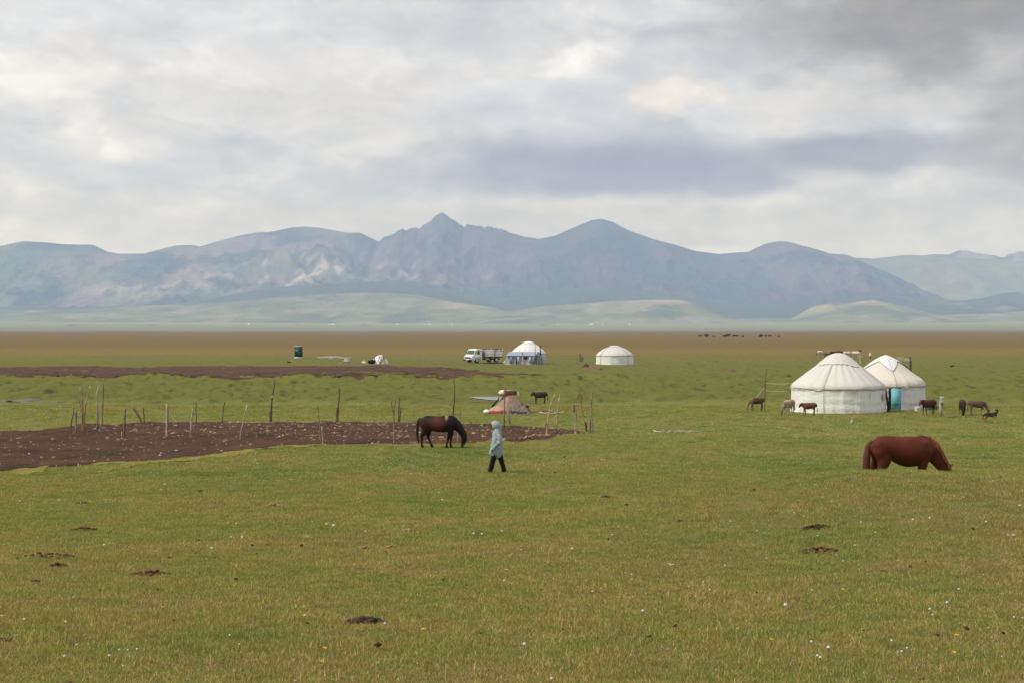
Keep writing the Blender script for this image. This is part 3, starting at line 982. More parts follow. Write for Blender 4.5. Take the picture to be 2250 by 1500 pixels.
post('thin brown post with a bent top alone on the back edge of the dirt', [('pole', [(488, 928), (490, 905), (491, 890), (494, 882)], 1.5, 1.1, BARK_GREY, BARK_DARK)])
post('crooked pale post leaning right with a short stake at its foot', [('pole', [(528, 968), (528, 949), (534, 930), (538, 910), (542, 889)], 1.7, 1.3, BARK_GREY, PALEWOOD), ('stake', [(534, 967), (533, 945)], 1.5, 1.2, BARK_GREY)])
post('very tall dark branch post with a pale knot halfway up on the back edge', [('pole', [(595, 927), (596, 895), (598, 868), (602, 850), (604, 833)], 2.6, 1.0, BARK_DARK), ('stake', [(594, 926), (592.5, 904)], 2.0, 1.6, BARK_RED), ('knot', [(597, 873), (599, 869)], 1.6, 1.5, PALEWOOD)])
post('thin reddish pole in front of the dirt with a pale short stake beside it', [('pole', [(706, 977), (703, 945), (701, 920), (697.6, 889)], 1.3, 0.8, BARK_GREY, BARK_RED), ('stake', [(709.6, 972), (707, 936)], 1.5, 1.3, PALEWOOD)])
post('tall dark post lashed to a reddish split stake on the back edge of the corral', [('pole', [(741, 927), (743, 895), (744.5, 875), (746.3, 851)], 2.2, 1.1, BARK_DARK), ('stake', [(739.5, 927), (739.5, 894)], 2.2, 1.8, BARK_RED)])
post('forked brown post with two thin prongs left of the black horse', [('pole', [(866, 975), (865.5, 940), (865, 904), (867, 892), (869, 880)], 1.9, 1.0, BARK_GREY, BARK_RED), ('branch', [(864.5, 906), (861.5, 893), (859.5, 880)], 1.1, 0.8, BARK_RED)])
post('slim dark post with a short brown stake tied on, behind the forked one', [('pole', [(875.5, 927), (876.5, 900), (877.8, 871)], 1.5, 1.1, BARK_DARK), ('stake', [(877, 926), (879.5, 910), (881, 895)], 1.4, 1.2, BARK_RED)])
post('tallest thin dark pole rising behind the neck of the black horse', [('pole', [(994, 931), (996, 905), (999, 870), (998.5, 848), (996.5, 823)], 2.4, 0.9, BARK_DARK, BARK_RED), ('stake', [(995, 930), (994.5, 905)], 2.0, 1.6, BARK_RED)])
post('light peeled post standing behind the head of the black horse', [('pole', [(1005, 971), (1007.5, 935), (1011, 902)], 1.9, 1.6, PEELED, BARK_GREY)])
post('slim dark pole in front of the rug heap, beside the walking person', [('pole', [(1108, 941), (1108.5, 915), (1108.5, 890), (1110, 859)], 1.7, 1.1, BARK_DARK, BARK_RED)])
post('short pale post with a dark twin, just right of the pole by the rug heap', [('pole', [(1122.5, 934), (1122, 908)], 1.5, 1.3, BARK_GREY), ('stake', [(1119, 933), (1118.5, 910)], 1.3, 1.1, BARK_DARK)])
post('bent orange peeled pole with a reddish stake at its foot, right end of the corral', [('pole', [(1200, 957), (1203, 935), (1207, 900), (1211, 885), (1219.5, 866)], 2.2, 1.6, PEELED, PEELED), ('stake', [(1198, 957), (1200, 927)], 2.0, 1.8, BARK_RED)])
post('pair of peeled orange sticks in a narrow V right of the bent orange pole', [('pole', [(1221, 943), (1224, 915), (1227, 890), (1230, 865)], 1.9, 1.4, PEELED, PEELED), ('stake', [(1217.5, 943), (1219, 925), (1221, 911)], 1.6, 1.2, PEELED)])
post('straight grey brown post left of the last two posts of the corral', [('pole', [(1265, 951), (1265, 920), (1265.5, 887)], 2.0, 1.7, PEELED, BARK_GREY), ('stake', [(1261.5, 905), (1261.5, 888)], 1.5, 1.4, BARK_DARK)])
post('leaning orange stick with a thick dark stump at its foot, second last at the right', [('pole', [(1287, 948), (1282, 915), (1278, 890), (1273, 855)], 1.7, 1.0, PEELED, BARK_RED), ('stake', [(1288.5, 948), (1287, 927)], 2.8, 2.4, BARK_DARK)])
post('rightmost post of the corral, tall and grey with a brown stake lashed on', [('pole', [(1303, 951), (1300.5, 925), (1298.5, 885), (1301.5, 868), (1302, 851)], 2.4, 1.5, BARK_GREY, BARK_GREY), ('stake', [(1298, 951), (1297, 920)], 2.0, 1.6, BARK_RED)])


def lying(label, pts, rpx, c, name='fallen_branch', cat='branch', seed=0, lift=0.05):
    g = ground_at(*pts[0]); s = FPX / g.y
    P = []
    for (x, y) in pts:
        w = ground_at(x, y)
        P.append((w.x - g.x, w.y - g.y, w.z - g.z + lift))
    o = make_stick(name, P, rpx / s, rpx / s * .7, c, seed=seed, loc=g, wob=0.02)
    tag(o, label, cat)
    return o


lying('long pale crooked branch lying at the right end of the corral dirt', [(1142, 967), (1165, 962), (1177, 958.5), (1190, 960), (1210, 958)], 1.7, PEELED, seed=1, lift=0.08)
lying('long pale pole lying alone in the grass right of the corral', [(1433, 948.5), (1455, 951), (1480, 949), (1505, 950.5), (1534, 950)], 1.3, PALEWOOD, seed=2, lift=0.06)
lying('thin grey pole lying in the grass right of the rug heap', [(1184, 909), (1205, 911), (1225, 909.5), (1240, 907.5)], 1.3, PALEWOOD, seed=3, lift=0.08)
lying('short broken plank lying in the grass right of the washstand post', [(2082, 917.5), (2092, 917), (2101, 915.5)], 1.6, BARK_GREY, name='broken_plank', cat='plank', seed=4)
lying('thin straw coloured stalk bundle lying in the grass before the distant dung', [(1470, 1243), (1482, 1246), (1494, 1244)], 1.4, (0.42, 0.36, 0.27), name='dry_stalk', cat='stalk', seed=5)

# ------------------------------------------------------------------ grass of the near meadow: tufts of real blades
def tuft_mesh(name, seed, n=46, rad=0.13, hmin=0.018, hmax=0.062, straw=0.2):
    rs = np.random.RandomState(seed)
    V, F, C = [], [], []
    for b in range(n):
        r = rad * math.sqrt(rs.rand()); a = rs.rand() * 6.283
        x0, y0 = r * math.cos(a), r * math.sin(a)
        h = rs.uniform(hmin, hmax) * (1 - 0.35 * r / rad); w = rs.uniform(0.0016, 0.0034)
        d = rs.rand() * 6.283; lean = rs.uniform(0.15, 1.0) * h
        f = rs.rand() * 3.14
        wx, wy = math.cos(f) * w, math.sin(f) * w
        q = rs.rand()
        if q < straw: c = (1.8, 1.45, 2.1)
        elif q < straw + .13: c = (1.25, .80, .95)
        elif q < straw + .35: c = (.52, .70, .50)
        else: c = (.95, 1.0, .85)
        k = rs.uniform(.75, 1.25); c = tuple(v * k for v in c)
        b0 = len(V)
        for (s_, ww) in ((0, 1.0), (.5, .8), (1.0, .12)):
            px_ = x0 + math.cos(d) * lean * s_ * s_; py_ = y0 + math.sin(d) * lean * s_ * s_
            V += [(px_ - wx * ww, py_ - wy * ww, h * s_ - .004), (px_ + wx * ww, py_ + wy * ww, h * s_ - .004)]
            C += [c, c]
        F += [(b0, b0 + 1, b0 + 3, b0 + 2), (b0 + 2, b0 + 3, b0 + 5, b0 + 4)]
    me_o = mesh_np(name, V, np.array(F), None, smooth=False, colors=np.array(C))
    col.objects.unlink(me_o)
    return me_o


def grass_material():
    m = bpy.data.materials.new('grass_blades')
    m.use_nodes = True
    nt = m.node_tree; t = NT(nt)
    nt.nodes.remove(nt.nodes['Principled BSDF'])
    o_ = [n for n in nt.nodes if n.type == 'OUTPUT_MATERIAL'][0]
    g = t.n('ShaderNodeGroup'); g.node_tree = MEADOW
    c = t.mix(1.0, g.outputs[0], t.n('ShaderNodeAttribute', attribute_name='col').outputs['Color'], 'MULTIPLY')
    r = t.n('ShaderNodeObjectInfo').outputs['Random']
    c = t.mix(1.0, c, t.maprange(r, 0, 1, 1.2, 1.95), 'MULTIPLY')
    d = t.n('ShaderNodeBsdfDiffuse'); tr = t.n('ShaderNodeBsdfTranslucent')
    t.L.new(c, d.inputs[0]); t.L.new(t.mix(1.0, c, (1.1, 1.05, .6), 'MULTIPLY'), tr.inputs[0])
    mx = t.n('ShaderNodeMixShader'); mx.inputs[0].default_value = .4
    t.L.new(d.outputs[0], mx.inputs[1]); t.L.new(tr.outputs[0], mx.inputs[2])
    t.L.new(mx.outputs[0], o_.inputs['Surface'])
    return m


def scatter(name, pts, rots, scl, idx, sources, kind='stuff'):
    src = bpy.data.collections.new(name + '_source')
    for k, s in enumerate(sources):
        s.name = '%s_source_%02d' % (name, k)
        src.objects.link(s)
    o = mesh_np(name, pts, np.zeros((0, 4), int), None, smooth=False)
    me = o.data
    me.attributes.new('rot', 'FLOAT_VECTOR', 'POINT').data.foreach_set('vector', np.asarray(rots, np.float32).ravel())
    me.attributes.new('scl', 'FLOAT_VECTOR', 'POINT').data.foreach_set('vector', np.asarray(scl, np.float32).ravel())
    me.attributes.new('idx', 'INT', 'POINT').data.foreach_set('value', np.asarray(idx, np.int32))
    g = bpy.data.node_groups.new(name, 'GeometryNodeTree')
    g.interface.new_socket('Geometry', in_out='INPUT', socket_type='NodeSocketGeometry')
    g.interface.new_socket('Geometry', in_out='OUTPUT', socket_type='NodeSocketGeometry')
    N = g.nodes; L = g.links
    gi = N.new('NodeGroupInput'); go = N.new('NodeGroupOutput')
    ip = N.new('GeometryNodeInstanceOnPoints')
    ci = N.new('GeometryNodeCollectionInfo'); ci.inputs['Collection'].default_value = src
    ci.inputs['Separate Children'].default_value = True; ci.inputs['Reset Children'].default_value = True
    def na(nm, dt):
        n = N.new('GeometryNodeInputNamedAttribute'); n.data_type = dt; n.inputs['Name'].default_value = nm
        return n.outputs['Attribute']
    e = N.new('FunctionNodeEulerToRotation'); L.new(na('rot', 'FLOAT_VECTOR'), e.inputs[0])
    L.new(gi.outputs[0], ip.inputs['Points']); L.new(ci.outputs[0], ip.inputs['Instance'])
    ip.inputs['Pick Instance'].default_value = True
    L.new(na('idx', 'INT'), ip.inputs['Instance Index']); L.new(e.outputs[0], ip.inputs['Rotation'])
    L.new(na('scl', 'FLOAT_VECTOR'), ip.inputs['Scale'])
    L.new(ip.outputs[0], go.inputs[0])
    md = o.modifiers.new('scatter', 'NODES'); md.node_group = g
    tag(o, kind=kind)
    return o


def in_soil(x, y):
    return signed_dist(x, y, corral_poly) > 0.0


def grass():
    gm = grass_material()
    src = []
    for k in range(8):
        o = tuft_mesh('tuft', 10 + k, n=52 if k < 6 else 34, straw=0.12 + 0.06 * (k % 3), hmax=0.055 if k < 6 else 0.085)
        o.data.materials.append(gm); src.append(o)
    rs = np.random.RandomState(2)
    X, Y, S = [], [], []
    for (z0, z1, dens, sc) in ((9.5, 16, 95, 1.0), (16, 24, 66, 1.1), (24, 34, 42, 1.25), (34, 46, 30, 1.4), (46, 62, 17, 1.7), (62, 88, 8, 2.1)):
        area = (z1 - z0) * (0.80 * (z0 + z1) / 2 + 3)
        n = int(area * dens)
        y = rs.uniform(z0, z1, n * 2)
        w = 0.40 * y + 1.5
        x = rs.uniform(-1, 1, n * 2) * w.max()
        k = np.abs(x) < w
        x, y = x[k][:n], y[k][:n]
        X.append(x); Y.append(y); S.append(np.full(len(x), sc))
    X = np.concatenate(X); Y = np.concatenate(Y); S = np.concatenate(S)
    k = ~in_soil(X, Y)
    X, Y, S = X[k], Y[k], S[k]
    Z = H(X, Y)
    n = len(X)
    hv = 0.6 + 0.9 * fbm(X / 0.8, Y / 0.8, 201, 3)
    rot = np.stack([np.zeros(n), np.zeros(n), rs.rand(n) * 6.28], 1)
    sc = np.stack([S, S, S ** .5 * hv * rs.uniform(.8, 1.2, n)], 1)
    idx = rs.choice(8, n, p=[.145] * 6 + [.065] * 2)
    scatter('meadow_grass', np.stack([X, Y, Z], 1), rot, sc, idx, src)


grass()

# ------------------------------------------------------------------ flowers
PUFF = simple_mat('seed_head_white', (0.56, 0.55, 0.50), rough=.9, var=.15, vscale=120)
STEM = simple_mat('flower_stem', (0.16, 0.15, 0.06), rough=.8)
PETAL = simple_mat('yellow_petals', (0.78, 0.50, 0.02), rough=.7)
PURPLE = simple_mat('purple_petals', (0.36, 0.16, 0.34), rough=.7)


def ico(sub=1):
    import bmesh
    bm = bmesh.new(); bmesh.ops.create_icosphere(bm, subdivisions=sub, radius=1.0)
    V = np.array([v.co[:] for v in bm.verts]); F = np.array([[v.index for v in f.verts] for f in bm.faces])
    bm.free()
    return V, F


ICO1 = ico(1); ICO2 = ico(2); ICO3 = ico(3)


def puff_proto():
    root = empty('dandelion', (0, 0, 0))
    make = mesh_np('stem', *stick_geo([(0, 0, -.02), (.004, .002, .06), (.0, .0, .115)], .0022, .0018, (0.16, .15, .06), (.2, .16, .1), 1, sides=4, wob=.0005)[:2], STEM, parent=root)
    V, F = ICO2
    rs = np.random.RandomState(3)
    V2 = V * .021 * rs.uniform(.86, 1.1, (len(V), 1)); V2[:, 2] = V2[:, 2] * .92 + .13
    mesh_np('seed_head', V2, F, PUFF, parent=root)
    return root


def yellow_proto():
    root = empty('yellow_flower', (0, 0, 0))
    mesh_np('stem', *stick_geo([(0, 0, -.02), (.003, .002, .03), (.0, .0, .055)], .002, .0018, (0.16, .15, .06), (.16, .16, .06), 2, sides=4, wob=.0005)[:2], STEM, parent=root)
    V, F = [(0, 0, .062)], []
    for k in range(14):
        a = k / 14 * 6.283; w = .20
        r = .024 * (1 if k % 2 else .88)
        b = len(V)
        V += [(r * .55 * math.cos(a - w), r * .55 * math.sin(a - w), .062), (r * math.cos(a), r * math.sin(a), .066), (r * .55 * math.cos(a + w), r * .55 * math.sin(a + w), .062)]
        F += [(0, b, b + 1), (0, b + 1, b + 2)]
    V.append((0, 0, .052)); c = len(V) - 1
    n0 = len(V)
    for k in range(8):
        a = k / 8 * 6.283
        V.append((.010 * math.cos(a), .010 * math.sin(a), .058))
    for k in range(8):
        F.append((c, n0 + (k + 1) % 8, n0 + k)); F.append((0, n0 + k, n0 + (k + 1) % 8))
    mesh_np('petals', V, F, PETAL, parent=root, smooth=False)
    return root


WHITE_PX = [(1726, 1341, 11), (2046, 1345, 7), (2083, 1334, 8), (2050, 1357, 5), (1785, 1420, 6), (1823, 1435, 10), (1797, 1450, 7), (1805, 1455, 6), (2105, 1301, 6), (1150, 1427, 10), (1410, 1351, 8),
            (1301, 1307, 5), (1256, 1213, 6), (1346, 1181, 5), (2006, 1149, 6), (2041, 1143, 6), (2168, 1153, 6), (2240, 1117, 6), (1890, 1154, 5), (1796, 1182, 4), (1744, 1131, 4), (1662, 1171, 4),
            (733, 1163, 8), (718, 1158, 6), (1043, 1178, 6), (1059, 1180, 6), (532, 1187, 6), (509, 1186, 5), (801, 1174, 5), (677, 1185, 5), (230, 1205, 6), (917, 1173, 4), (82, 1185, 4), (1103, 1171, 5),
            (361, 1069, 5), (468, 1212, 7), (1109, 1283, 5), (242, 1450, 6), (140, 1455, 4), (846, 1377, 6), (667, 1361, 4), (3, 1362, 6), (56, 1371, 5), (141, 1376, 5), (520, 1156, 4), (1030, 1220, 4), (776, 1245, 4),
            (355, 1081, 4), (130, 1105, 5), (45, 1107, 5), (640, 1058, 4), (1605, 1150, 4), (1960, 1420, 4), (1210, 1502, 7)]
YELLOW_PX = [(1850, 1300), (2101, 1402), (2093, 1441), (1880, 1198), (2202, 1310), (1624, 1388), (1693, 1412), (671, 1336), (713, 1431), (706, 1457), (934, 1386), (125, 1419), (356, 1341), (721, 1218), (511, 1243),
             (692, 1264), (1042, 1121), (732, 1129), (498, 1148), (23, 1194), (60, 1170), (212, 1228), (1510, 1125), (1527, 1126)]
pf = puff_proto(); yf = yellow_proto()
rs = np.random.RandomState(9)
for i, (x, y, d) in enumerate(WHITE_PX):
    g = ground_at(x, y + d * 1.3)
    o = pf if i == 0 else copy_tree(pf)
    o.location = g; o.scale = (max(.6, .85 * d * g.y / FPX / .042),) * 3; o.rotation_euler = (rs.uniform(-.2, .2), rs.uniform(-.2, .2), rs.rand() * 6)
    tag(o, 'round white dandelion seed head on a thin stem in the near meadow', 'flower', 'white dandelion seed heads in the near meadow')
for i, (x, y) in enumerate(YELLOW_PX):
    g = ground_at(x, y + 5)
    o = yf if i == 0 else copy_tree(yf)
    o.location = g; o.scale = (rs.uniform(.75, 1.1),) * 3; o.rotation_euler = (rs.uniform(-.1, .5), rs.uniform(-.3, .3), rs.rand() * 6)
    tag(o, 'small bright yellow flower low in the near meadow grass', 'flower', 'yellow flowers in the near meadow')


def far_flowers():
    V, F = ICO1
    srcs = []
    for (nm, mt, r, zc, zs) in (('w', PUFF, .020, .06, .9), ('y', PETAL, .016, .04, .4), ('p', PURPLE, .012, .045, 1.0)):
        V2 = V * r; V2[:, 2] = V2[:, 2] * zs + zc
        o = mesh_np('f' + nm, V2, F, mt); col.objects.unlink(o); srcs.append(o)
    # straw stalks standing above the turf
    g = stick_geo([(0, 0, 0), (.02, 0, .09), (.07, .02, .17)], .0022, .001, (1, 1, 1), (1, 1, 1), 5, sides=3, wob=.001)
    o = mesh_np('fs', g[0], g[1], simple_mat('dry_stalk', (0.48, 0.42, 0.24), rough=.9)); col.objects.unlink(o); srcs.append(o)
    rs = np.random.RandomState(31)
    n = 26000
    y = np.exp(rs.uniform(math.log(12), math.log(92), n)); x = rs.uniform(-.38, .38, n) * y * 1.05
    clump = fbm(x / 3.5, y / 5.0, 301, 3)
    px_ = 1125 + x / y * FPX
    dens = sstep(.46, .70, clump) * (0.10 + 0.9 * sstep(34, 48, y)) * np.clip(y / 60, .3, 1.2)
    k = (rs.rand(n) < dens * .5) & ~in_soil(x, y)
    x, y = x[k], y[k]
    n1 = len(x)
    q = rs.rand(n1)
    idx = np.where(q < .90, 0, np.where(q < .95, 1, 2))
    n2 = 420
    y2 = rs.uniform(11, 40, n2) ; x2 = rs.uniform(-.38, .38, n2) * y2
    x = np.r_[x, x2]; y = np.r_[y, y2]; idx = np.r_[idx, np.where(rs.rand(n2) < .8, 3, 2)]
    n = len(x)
    z = H(x, y)
    s = rs.uniform(.5, 1.15, n) * np.where(idx == 0, np.clip(.5 + y / 130, .6, 1.0), 1.0)
    scatter('meadow_flowers', np.stack([x, y, z], 1), np.stack([rs.uniform(-.3, .3, n), rs.uniform(-.3, .3, n), rs.rand(n) * 6.28], 1), np.stack([s, s, s], 1), idx, srcs)


far_flowers()

# ------------------------------------------------------------------ dung heaps and clods in the near grass
DUNG_DARK = simple_mat('dark_dung', (0.055, 0.033, 0.024), rough=.9, bump=.01, bscale=40, var=.4, vscale=30)
DUNG_RED = simple_mat('reddish_dung', (0.12, 0.058, 0.032), rough=.9, bump=.01, bscale=40, var=.4, vscale=30)
DUNG_STRAW = simple_mat('straw_dung', (0.30, 0.19, 0.095), rough=.9, bump=.01, bscale=40, var=.4, vscale=40)
PALE_CHIP = simple_mat('bleached_chip', (0.46, 0.39, 0.29), rough=.9, var=.3, vscale=30)


def dung(px, py, wpx, label, mat, flat=.35, n=26, spread=1.0, seed=0, name='dung_heap', cat='dung'):
    g = ground_at(px, py)
    s = FPX / g.y; w = wpx / s / 2
    rs = np.random.RandomState(seed + px)
    V, F = ICO1
    VV, FF = [], []
    for i in range(n):
        r = rs.rand() ** .6; a = rs.rand() * 6.283
        cx, cy = w * r * math.cos(a), w * spread * .65 * r * math.sin(a)
        rad = w * rs.uniform(.10, .30) * (1.15 - .6 * r)
        rad = min(rad, .045) * (.62 if w > .18 and py != 1367 else 1.0) if w > .09 else rad * 1.3
        cz = float(H(np.array([g.x + cx]), np.array([g.y + cy]))[0]) - g.z + .015 + flat * w * (1 - r) * rs.uniform(.2, .9)
        R_ = V * rad * rs.uniform(.7, 1.3, (len(V), 1)) * np.array([1.2, 1.0, .7]) + np.array([cx, cy, cz])
        FF.append(F + len(VV) * len(V)); VV.append(R_)
    o = mesh_np(name, np.concatenate(VV), np.concatenate(FF), mat, smooth=False, loc=g)
    tag(o, label, cat)
    return o


DUNGS = [
    (185, 1165, 62, 'long low reddish brown dung heap in the left meadow', DUNG_RED, 40), (602, 1112, 46, 'straw coloured dung pile in the meadow below the corral', DUNG_STRAW, 40),
    (130, 1245, 40, 'dark crumbling dung heap ringed with green at the left', DUNG_DARK, 30), (330, 1262, 92, 'wide scatter of reddish dung crumbs left of centre', DUNG_RED, 44),
    (100, 1225, 130, 'long faint line of brown crumbs above the ringed dung heap', DUNG_RED, 30), (800, 1367, 78, 'large flat dark dung pat in the middle foreground', DUNG_DARK, 60),
    (1793, 1161, 66, 'dark brown dung heap below the chestnut horse', DUNG_DARK, 44), (1800, 1213, 92, 'loose reddish dung scatter below the dark heap at the right', DUNG_RED, 40),
    (898, 1167, 36, 'straw flecked dung pat in the centre meadow', DUNG_STRAW, 30), (803, 1203, 26, 'small tan dung pat, left one of a pair', DUNG_STRAW, 20), (858, 1203, 24, 'small tan dung pat, right one of a pair', DUNG_STRAW, 18),
    (181, 1106, 32, 'small dark dung heap near the far left of the meadow', DUNG_DARK, 20), (440, 1080, 22, 'tiny dark dung heap just below the corral dirt', DUNG_DARK, 14),
    (1130, 1043, 24, 'brown and straw clod right behind the walking person', DUNG_STRAW, 18), (1492, 1146, 20, 'small brown dung pat in the right half of the meadow', DUNG_RED, 14),
    (1940, 1257, 20, 'little grey brown pat at the lower right', DUNG_DARK, 12), (10, 1408, 34, 'brown dung lump cut by the left edge of the picture', DUNG_RED, 24),
    (1330, 1093, 26, 'dark flat dung pat right of centre below the person', DUNG_DARK, 16), (1858, 1056, 14, 'small reddish clod on the front of the mound', DUNG_RED, 10),
    (2030, 1493, 22, 'purplish brown clump at the bottom right edge', DUNG_RED, 16), (78, 1279, 22, 'flat grey weathered pat at the far left', DUNG_DARK, 14), (300, 958, 22, 'dark flat pat in the near corral dirt', DUNG_DARK, 12)]
for k, (x, y, w, lab, mt, n) in enumerate(DUNGS):
    dung(x, y, w, lab, mt, n=n, seed=k, flat=.30, spread=1.0 if w > 50 else 1.2)
CLODS = [(223, 1300, 13, 'black round clod in the left foreground'), (345, 1299, 14, 'brown upright clod right of the black round one'), (520, 1277, 20, 'dark clod beside a pale smear left of centre'), (380, 1367, 18, 'flat dark chip in the left foreground'),
         (648, 1376, 13, 'black clod, left one of the pair left of the big flat pat'), (675, 1373, 14, 'black clod, right one of the pair left of the big flat pat'), (1555, 1306, 13, 'dark clod in the lower right of the centre'),
         (1513, 1315, 11, 'greenish black small clod beside the larger one'), (2097, 1355, 11, 'small black clod near the white seed heads at the lower right'), (1077, 1137, 12, 'dark little clod in the grass below the person'),
         (1073, 1475, 9, 'tiny black clod at the bottom centre'), (1762, 1273, 12, 'grey black clod in the right foreground'), (1655, 1078, 18, 'small dark heap left of the mound'), (175, 1385, 12, 'dark red clod at the lower left'), (1025, 1288, 12, 'small black clod in the centre foreground'),
         (373, 1228, 12, 'small dark clod in the left middle meadow'), (60, 1320, 12, 'dark green black clod near the left edge'), (1140, 1043, 10, 'tiny dark clod right behind the person')]
for k, (x, y, w, lab) in enumerate(CLODS):
    dung(x, y, w, lab, DUNG_DARK, n=7, seed=200 + k, flat=.7, name='clod', cat='clod')
CHIPS = [(975, 1101, 36, 'pale flat strip of dried dung in the centre meadow'), (963, 1083, 14, 'pinkish pale clod above the flat strip'), (2225, 1177, 24, 'pale tan chip at the right edge'), (1358, 945, 20, 'pale stone lying right of the corral'),
         (1816, 930, 14, 'pinkish clod in the grass in front of the large yurt'), (38, 1400, 22, 'whitish bone fragment at the lower left edge')]
for k, (x, y, w, lab) in enumerate(CHIPS):
    dung(x, y, w, lab, PALE_CHIP, n=8, seed=300 + k, flat=.25, name='pale_chip', cat='debris')


# small clods and chips lying everywhere in the turf: nobody could count them
def litter():
    rs = np.random.RandomState(77)
    srcs = []
    for k, (c, fl) in enumerate((((0.05, 0.03, 0.022), .6), ((0.12, 0.07, 0.04), .45), ((0.36, 0.30, 0.21), .3))):
        V, F = ICO1
        V2 = V * rs.uniform(.7, 1.3, (len(V), 1)) * np.array([.019, .014, .014 * fl]); V2[:, 2] += .012
        o = mesh_np('lit', V2, F, simple_mat('turf_litter', c, rough=.95, var=.3, vscale=60), smooth=False); col.objects.unlink(o); srcs.append(o)
    n = 9000
    y = np.exp(rs.uniform(math.log(11), math.log(85), n)); x = rs.uniform(-.38, .38, n) * y
    cl = fbm(x / 1.6, y / 1.6, 801, 3)
    k = (rs.rand(n) < sstep(.50, .74, cl) * .42 * np.clip(y / 40, .25, 1)) & ~in_soil(x, y)
    x, y = x[k], y[k]; n = len(x)
    s = rs.lognormal(-.15, .40, n) * np.clip(.7 + y / 90, .7, 1.5)
    scatter('turf_litter', np.stack([x, y, H(x, y) + .012], 1), np.stack([rs.uniform(-.4, .4, n), rs.uniform(-.4, .4, n), rs.rand(n) * 6.28], 1), np.stack([s, s, s], 1), rs.choice(3, n, p=[.45, .35, .2]), srcs)


litter()

# ------------------------------------------------------------------ yurts
def canvas_material(name, c, dirt=(0.45, 0.40, 0.32), warm=0.0, patch=0.10):
    m = bpy.data.materials.new(name)
    m.use_nodes = True
    t = NT(m.node_tree); b = m.node_tree.nodes['Principled BSDF']
    b.inputs['Roughness'].default_value = .8
    b.inputs['Specular IOR Level'].default_value = .25
    o_ = t.n('ShaderNodeTexCoord').outputs['Object']
    s3 = t.n('ShaderNodeSeparateXYZ'); t.L.new(o_, s3.inputs[0])
    n1 = t.noise(o_, 1.1, 4.0, .6); n2 = t.noise(o_, 7.0, 5.0, .65)
    cc = t.mix(t.maprange(n1.outputs['Fac'], .35, .68, 0, patch * 3), c, tuple(v * .82 for v in c))
    splash = t.math('MULTIPLY', t.maprange(s3.outputs[2], .55, .0, 0, 1), t.maprange(n2.outputs['Fac'], .42, .68, 0, .5))
    cc = t.mix(splash, cc, dirt)
    t.L.new(cc, b.inputs['Base Color'])
    # cloth wrinkles: broad diagonal folds and fine creases
    mp = t.n('ShaderNodeMapping'); t.L.new(o_, mp.inputs[0]); mp.inputs['Rotation'].default_value = (0.3, 0.5, 0.4); mp.inputs['Scale'].default_value = (1.0, 1.0, 2.6)
    w = t.noise(mp.outputs[0], 2.2, 2.5, .5, 1.2)
    bp = t.n('ShaderNodeBump'); bp.inputs['Distance'].default_value = .045; bp.inputs['Strength'].default_value = .6
    t.L.new(w.outputs['Fac'], bp.inputs['Height']); t.L.new(bp.outputs[0], b.inputs['Normal'])
    return m


CANVAS = canvas_material('white_canvas', (0.555, 0.545, 0.515))
CANVAS_WALL = canvas_material('greyish_wall_canvas', (0.74, 0.75, 0.73))
CANVAS_WHITE = canvas_material('bright_white_canvas', (0.64, 0.64, 0.64), patch=.05)
CANVAS_CREAM = canvas_material('cream_canvas', (0.60, 0.55, 0.48), patch=.06)
CANVAS_BLUE = canvas_material('bluish_white_wall_canvas', (0.66, 0.66, 0.70))
ROPE = simple_mat('dark_rope', (0.24, 0.21, 0.16), rough=.9, var=.3, vscale=40)
ROPE_LIGHT = simple_mat('grey_rope', (0.36, 0.33, 0.28), rough=.9, var=.3, vscale=40)
BLACKM = simple_mat('dark_opening', (0.012, 0.011, 0.012), rough=.9)
TEAL = simple_mat('teal_door_paint', (0.13, 0.40, 0.45), rough=.6, spec=.4, var=.12, vscale=6)
IRON = simple_mat('rusty_iron', (0.055, 0.038, 0.030), rough=.6, spec=.4, var=.35, vscale=20)
WOOD_DARK = simple_mat('dark_wood', (0.045, 0.03, 0.022), rough=.85, var=.3, vscale=12)
WHITE_PLASTIC = simple_mat('white_plastic', (0.72, 0.72, 0.70), rough=.4, spec=.4)
GREY_LABEL = simple_mat('grey_print', (0.42, 0.43, 0.45), rough=.6)


def revolve(name, prof, mat, parent, n=144, disp=None, seed=0, closed_top=True, thick=0.0):
    """prof: list of (r, z); disp(a, k, r, z) -> (dr, dz)"""
    P = np.array(prof, float)
    m = len(P)
    a = np.linspace(0, 2 * np.pi, n, endpoint=False)
    V = np.zeros((m, n, 3))
    for k in range(m):
        r, z = P[k]
        dr, dz = (np.zeros(n), np.zeros(n)) if disp is None else disp(a, k / (m - 1), r, z)
        rr = np.maximum(r + dr, 0.001)
        V[k, :, 0] = rr * np.cos(a); V[k, :, 1] = rr * np.sin(a); V[k, :, 2] = z + dz
    i = np.arange(m - 1)[:, None] * n; j = np.arange(n)[None, :]
    F = np.stack([(i + j), (i + (j + 1) % n), (i + n + (j + 1) % n), (i + n + j)], -1).reshape(-1, 4)
    return mesh_np(name, V.reshape(-1, 3), F, mat, parent=parent)


def resample(prof, n):
    P = np.array(prof, float)
    d = np.r_[0, np.cumsum(np.linalg.norm(np.diff(P, axis=0), axis=1))]
    t = np.linspace(0, d[-1], n)
    Q = np.stack([np.interp(t, d, P[:, 0]), np.interp(t, d, P[:, 1])], 1)
    for _ in range(3):
        Q[1:-1] = .25 * Q[:-2] + .5 * Q[1:-1] + .25 * Q[2:]
    return Q


def cyc(a, f, ph, seed):
    return vnoise(np.cos(a) * f + 9.1 + ph, np.sin(a) * f + 3.3 - ph, seed) - 0.5


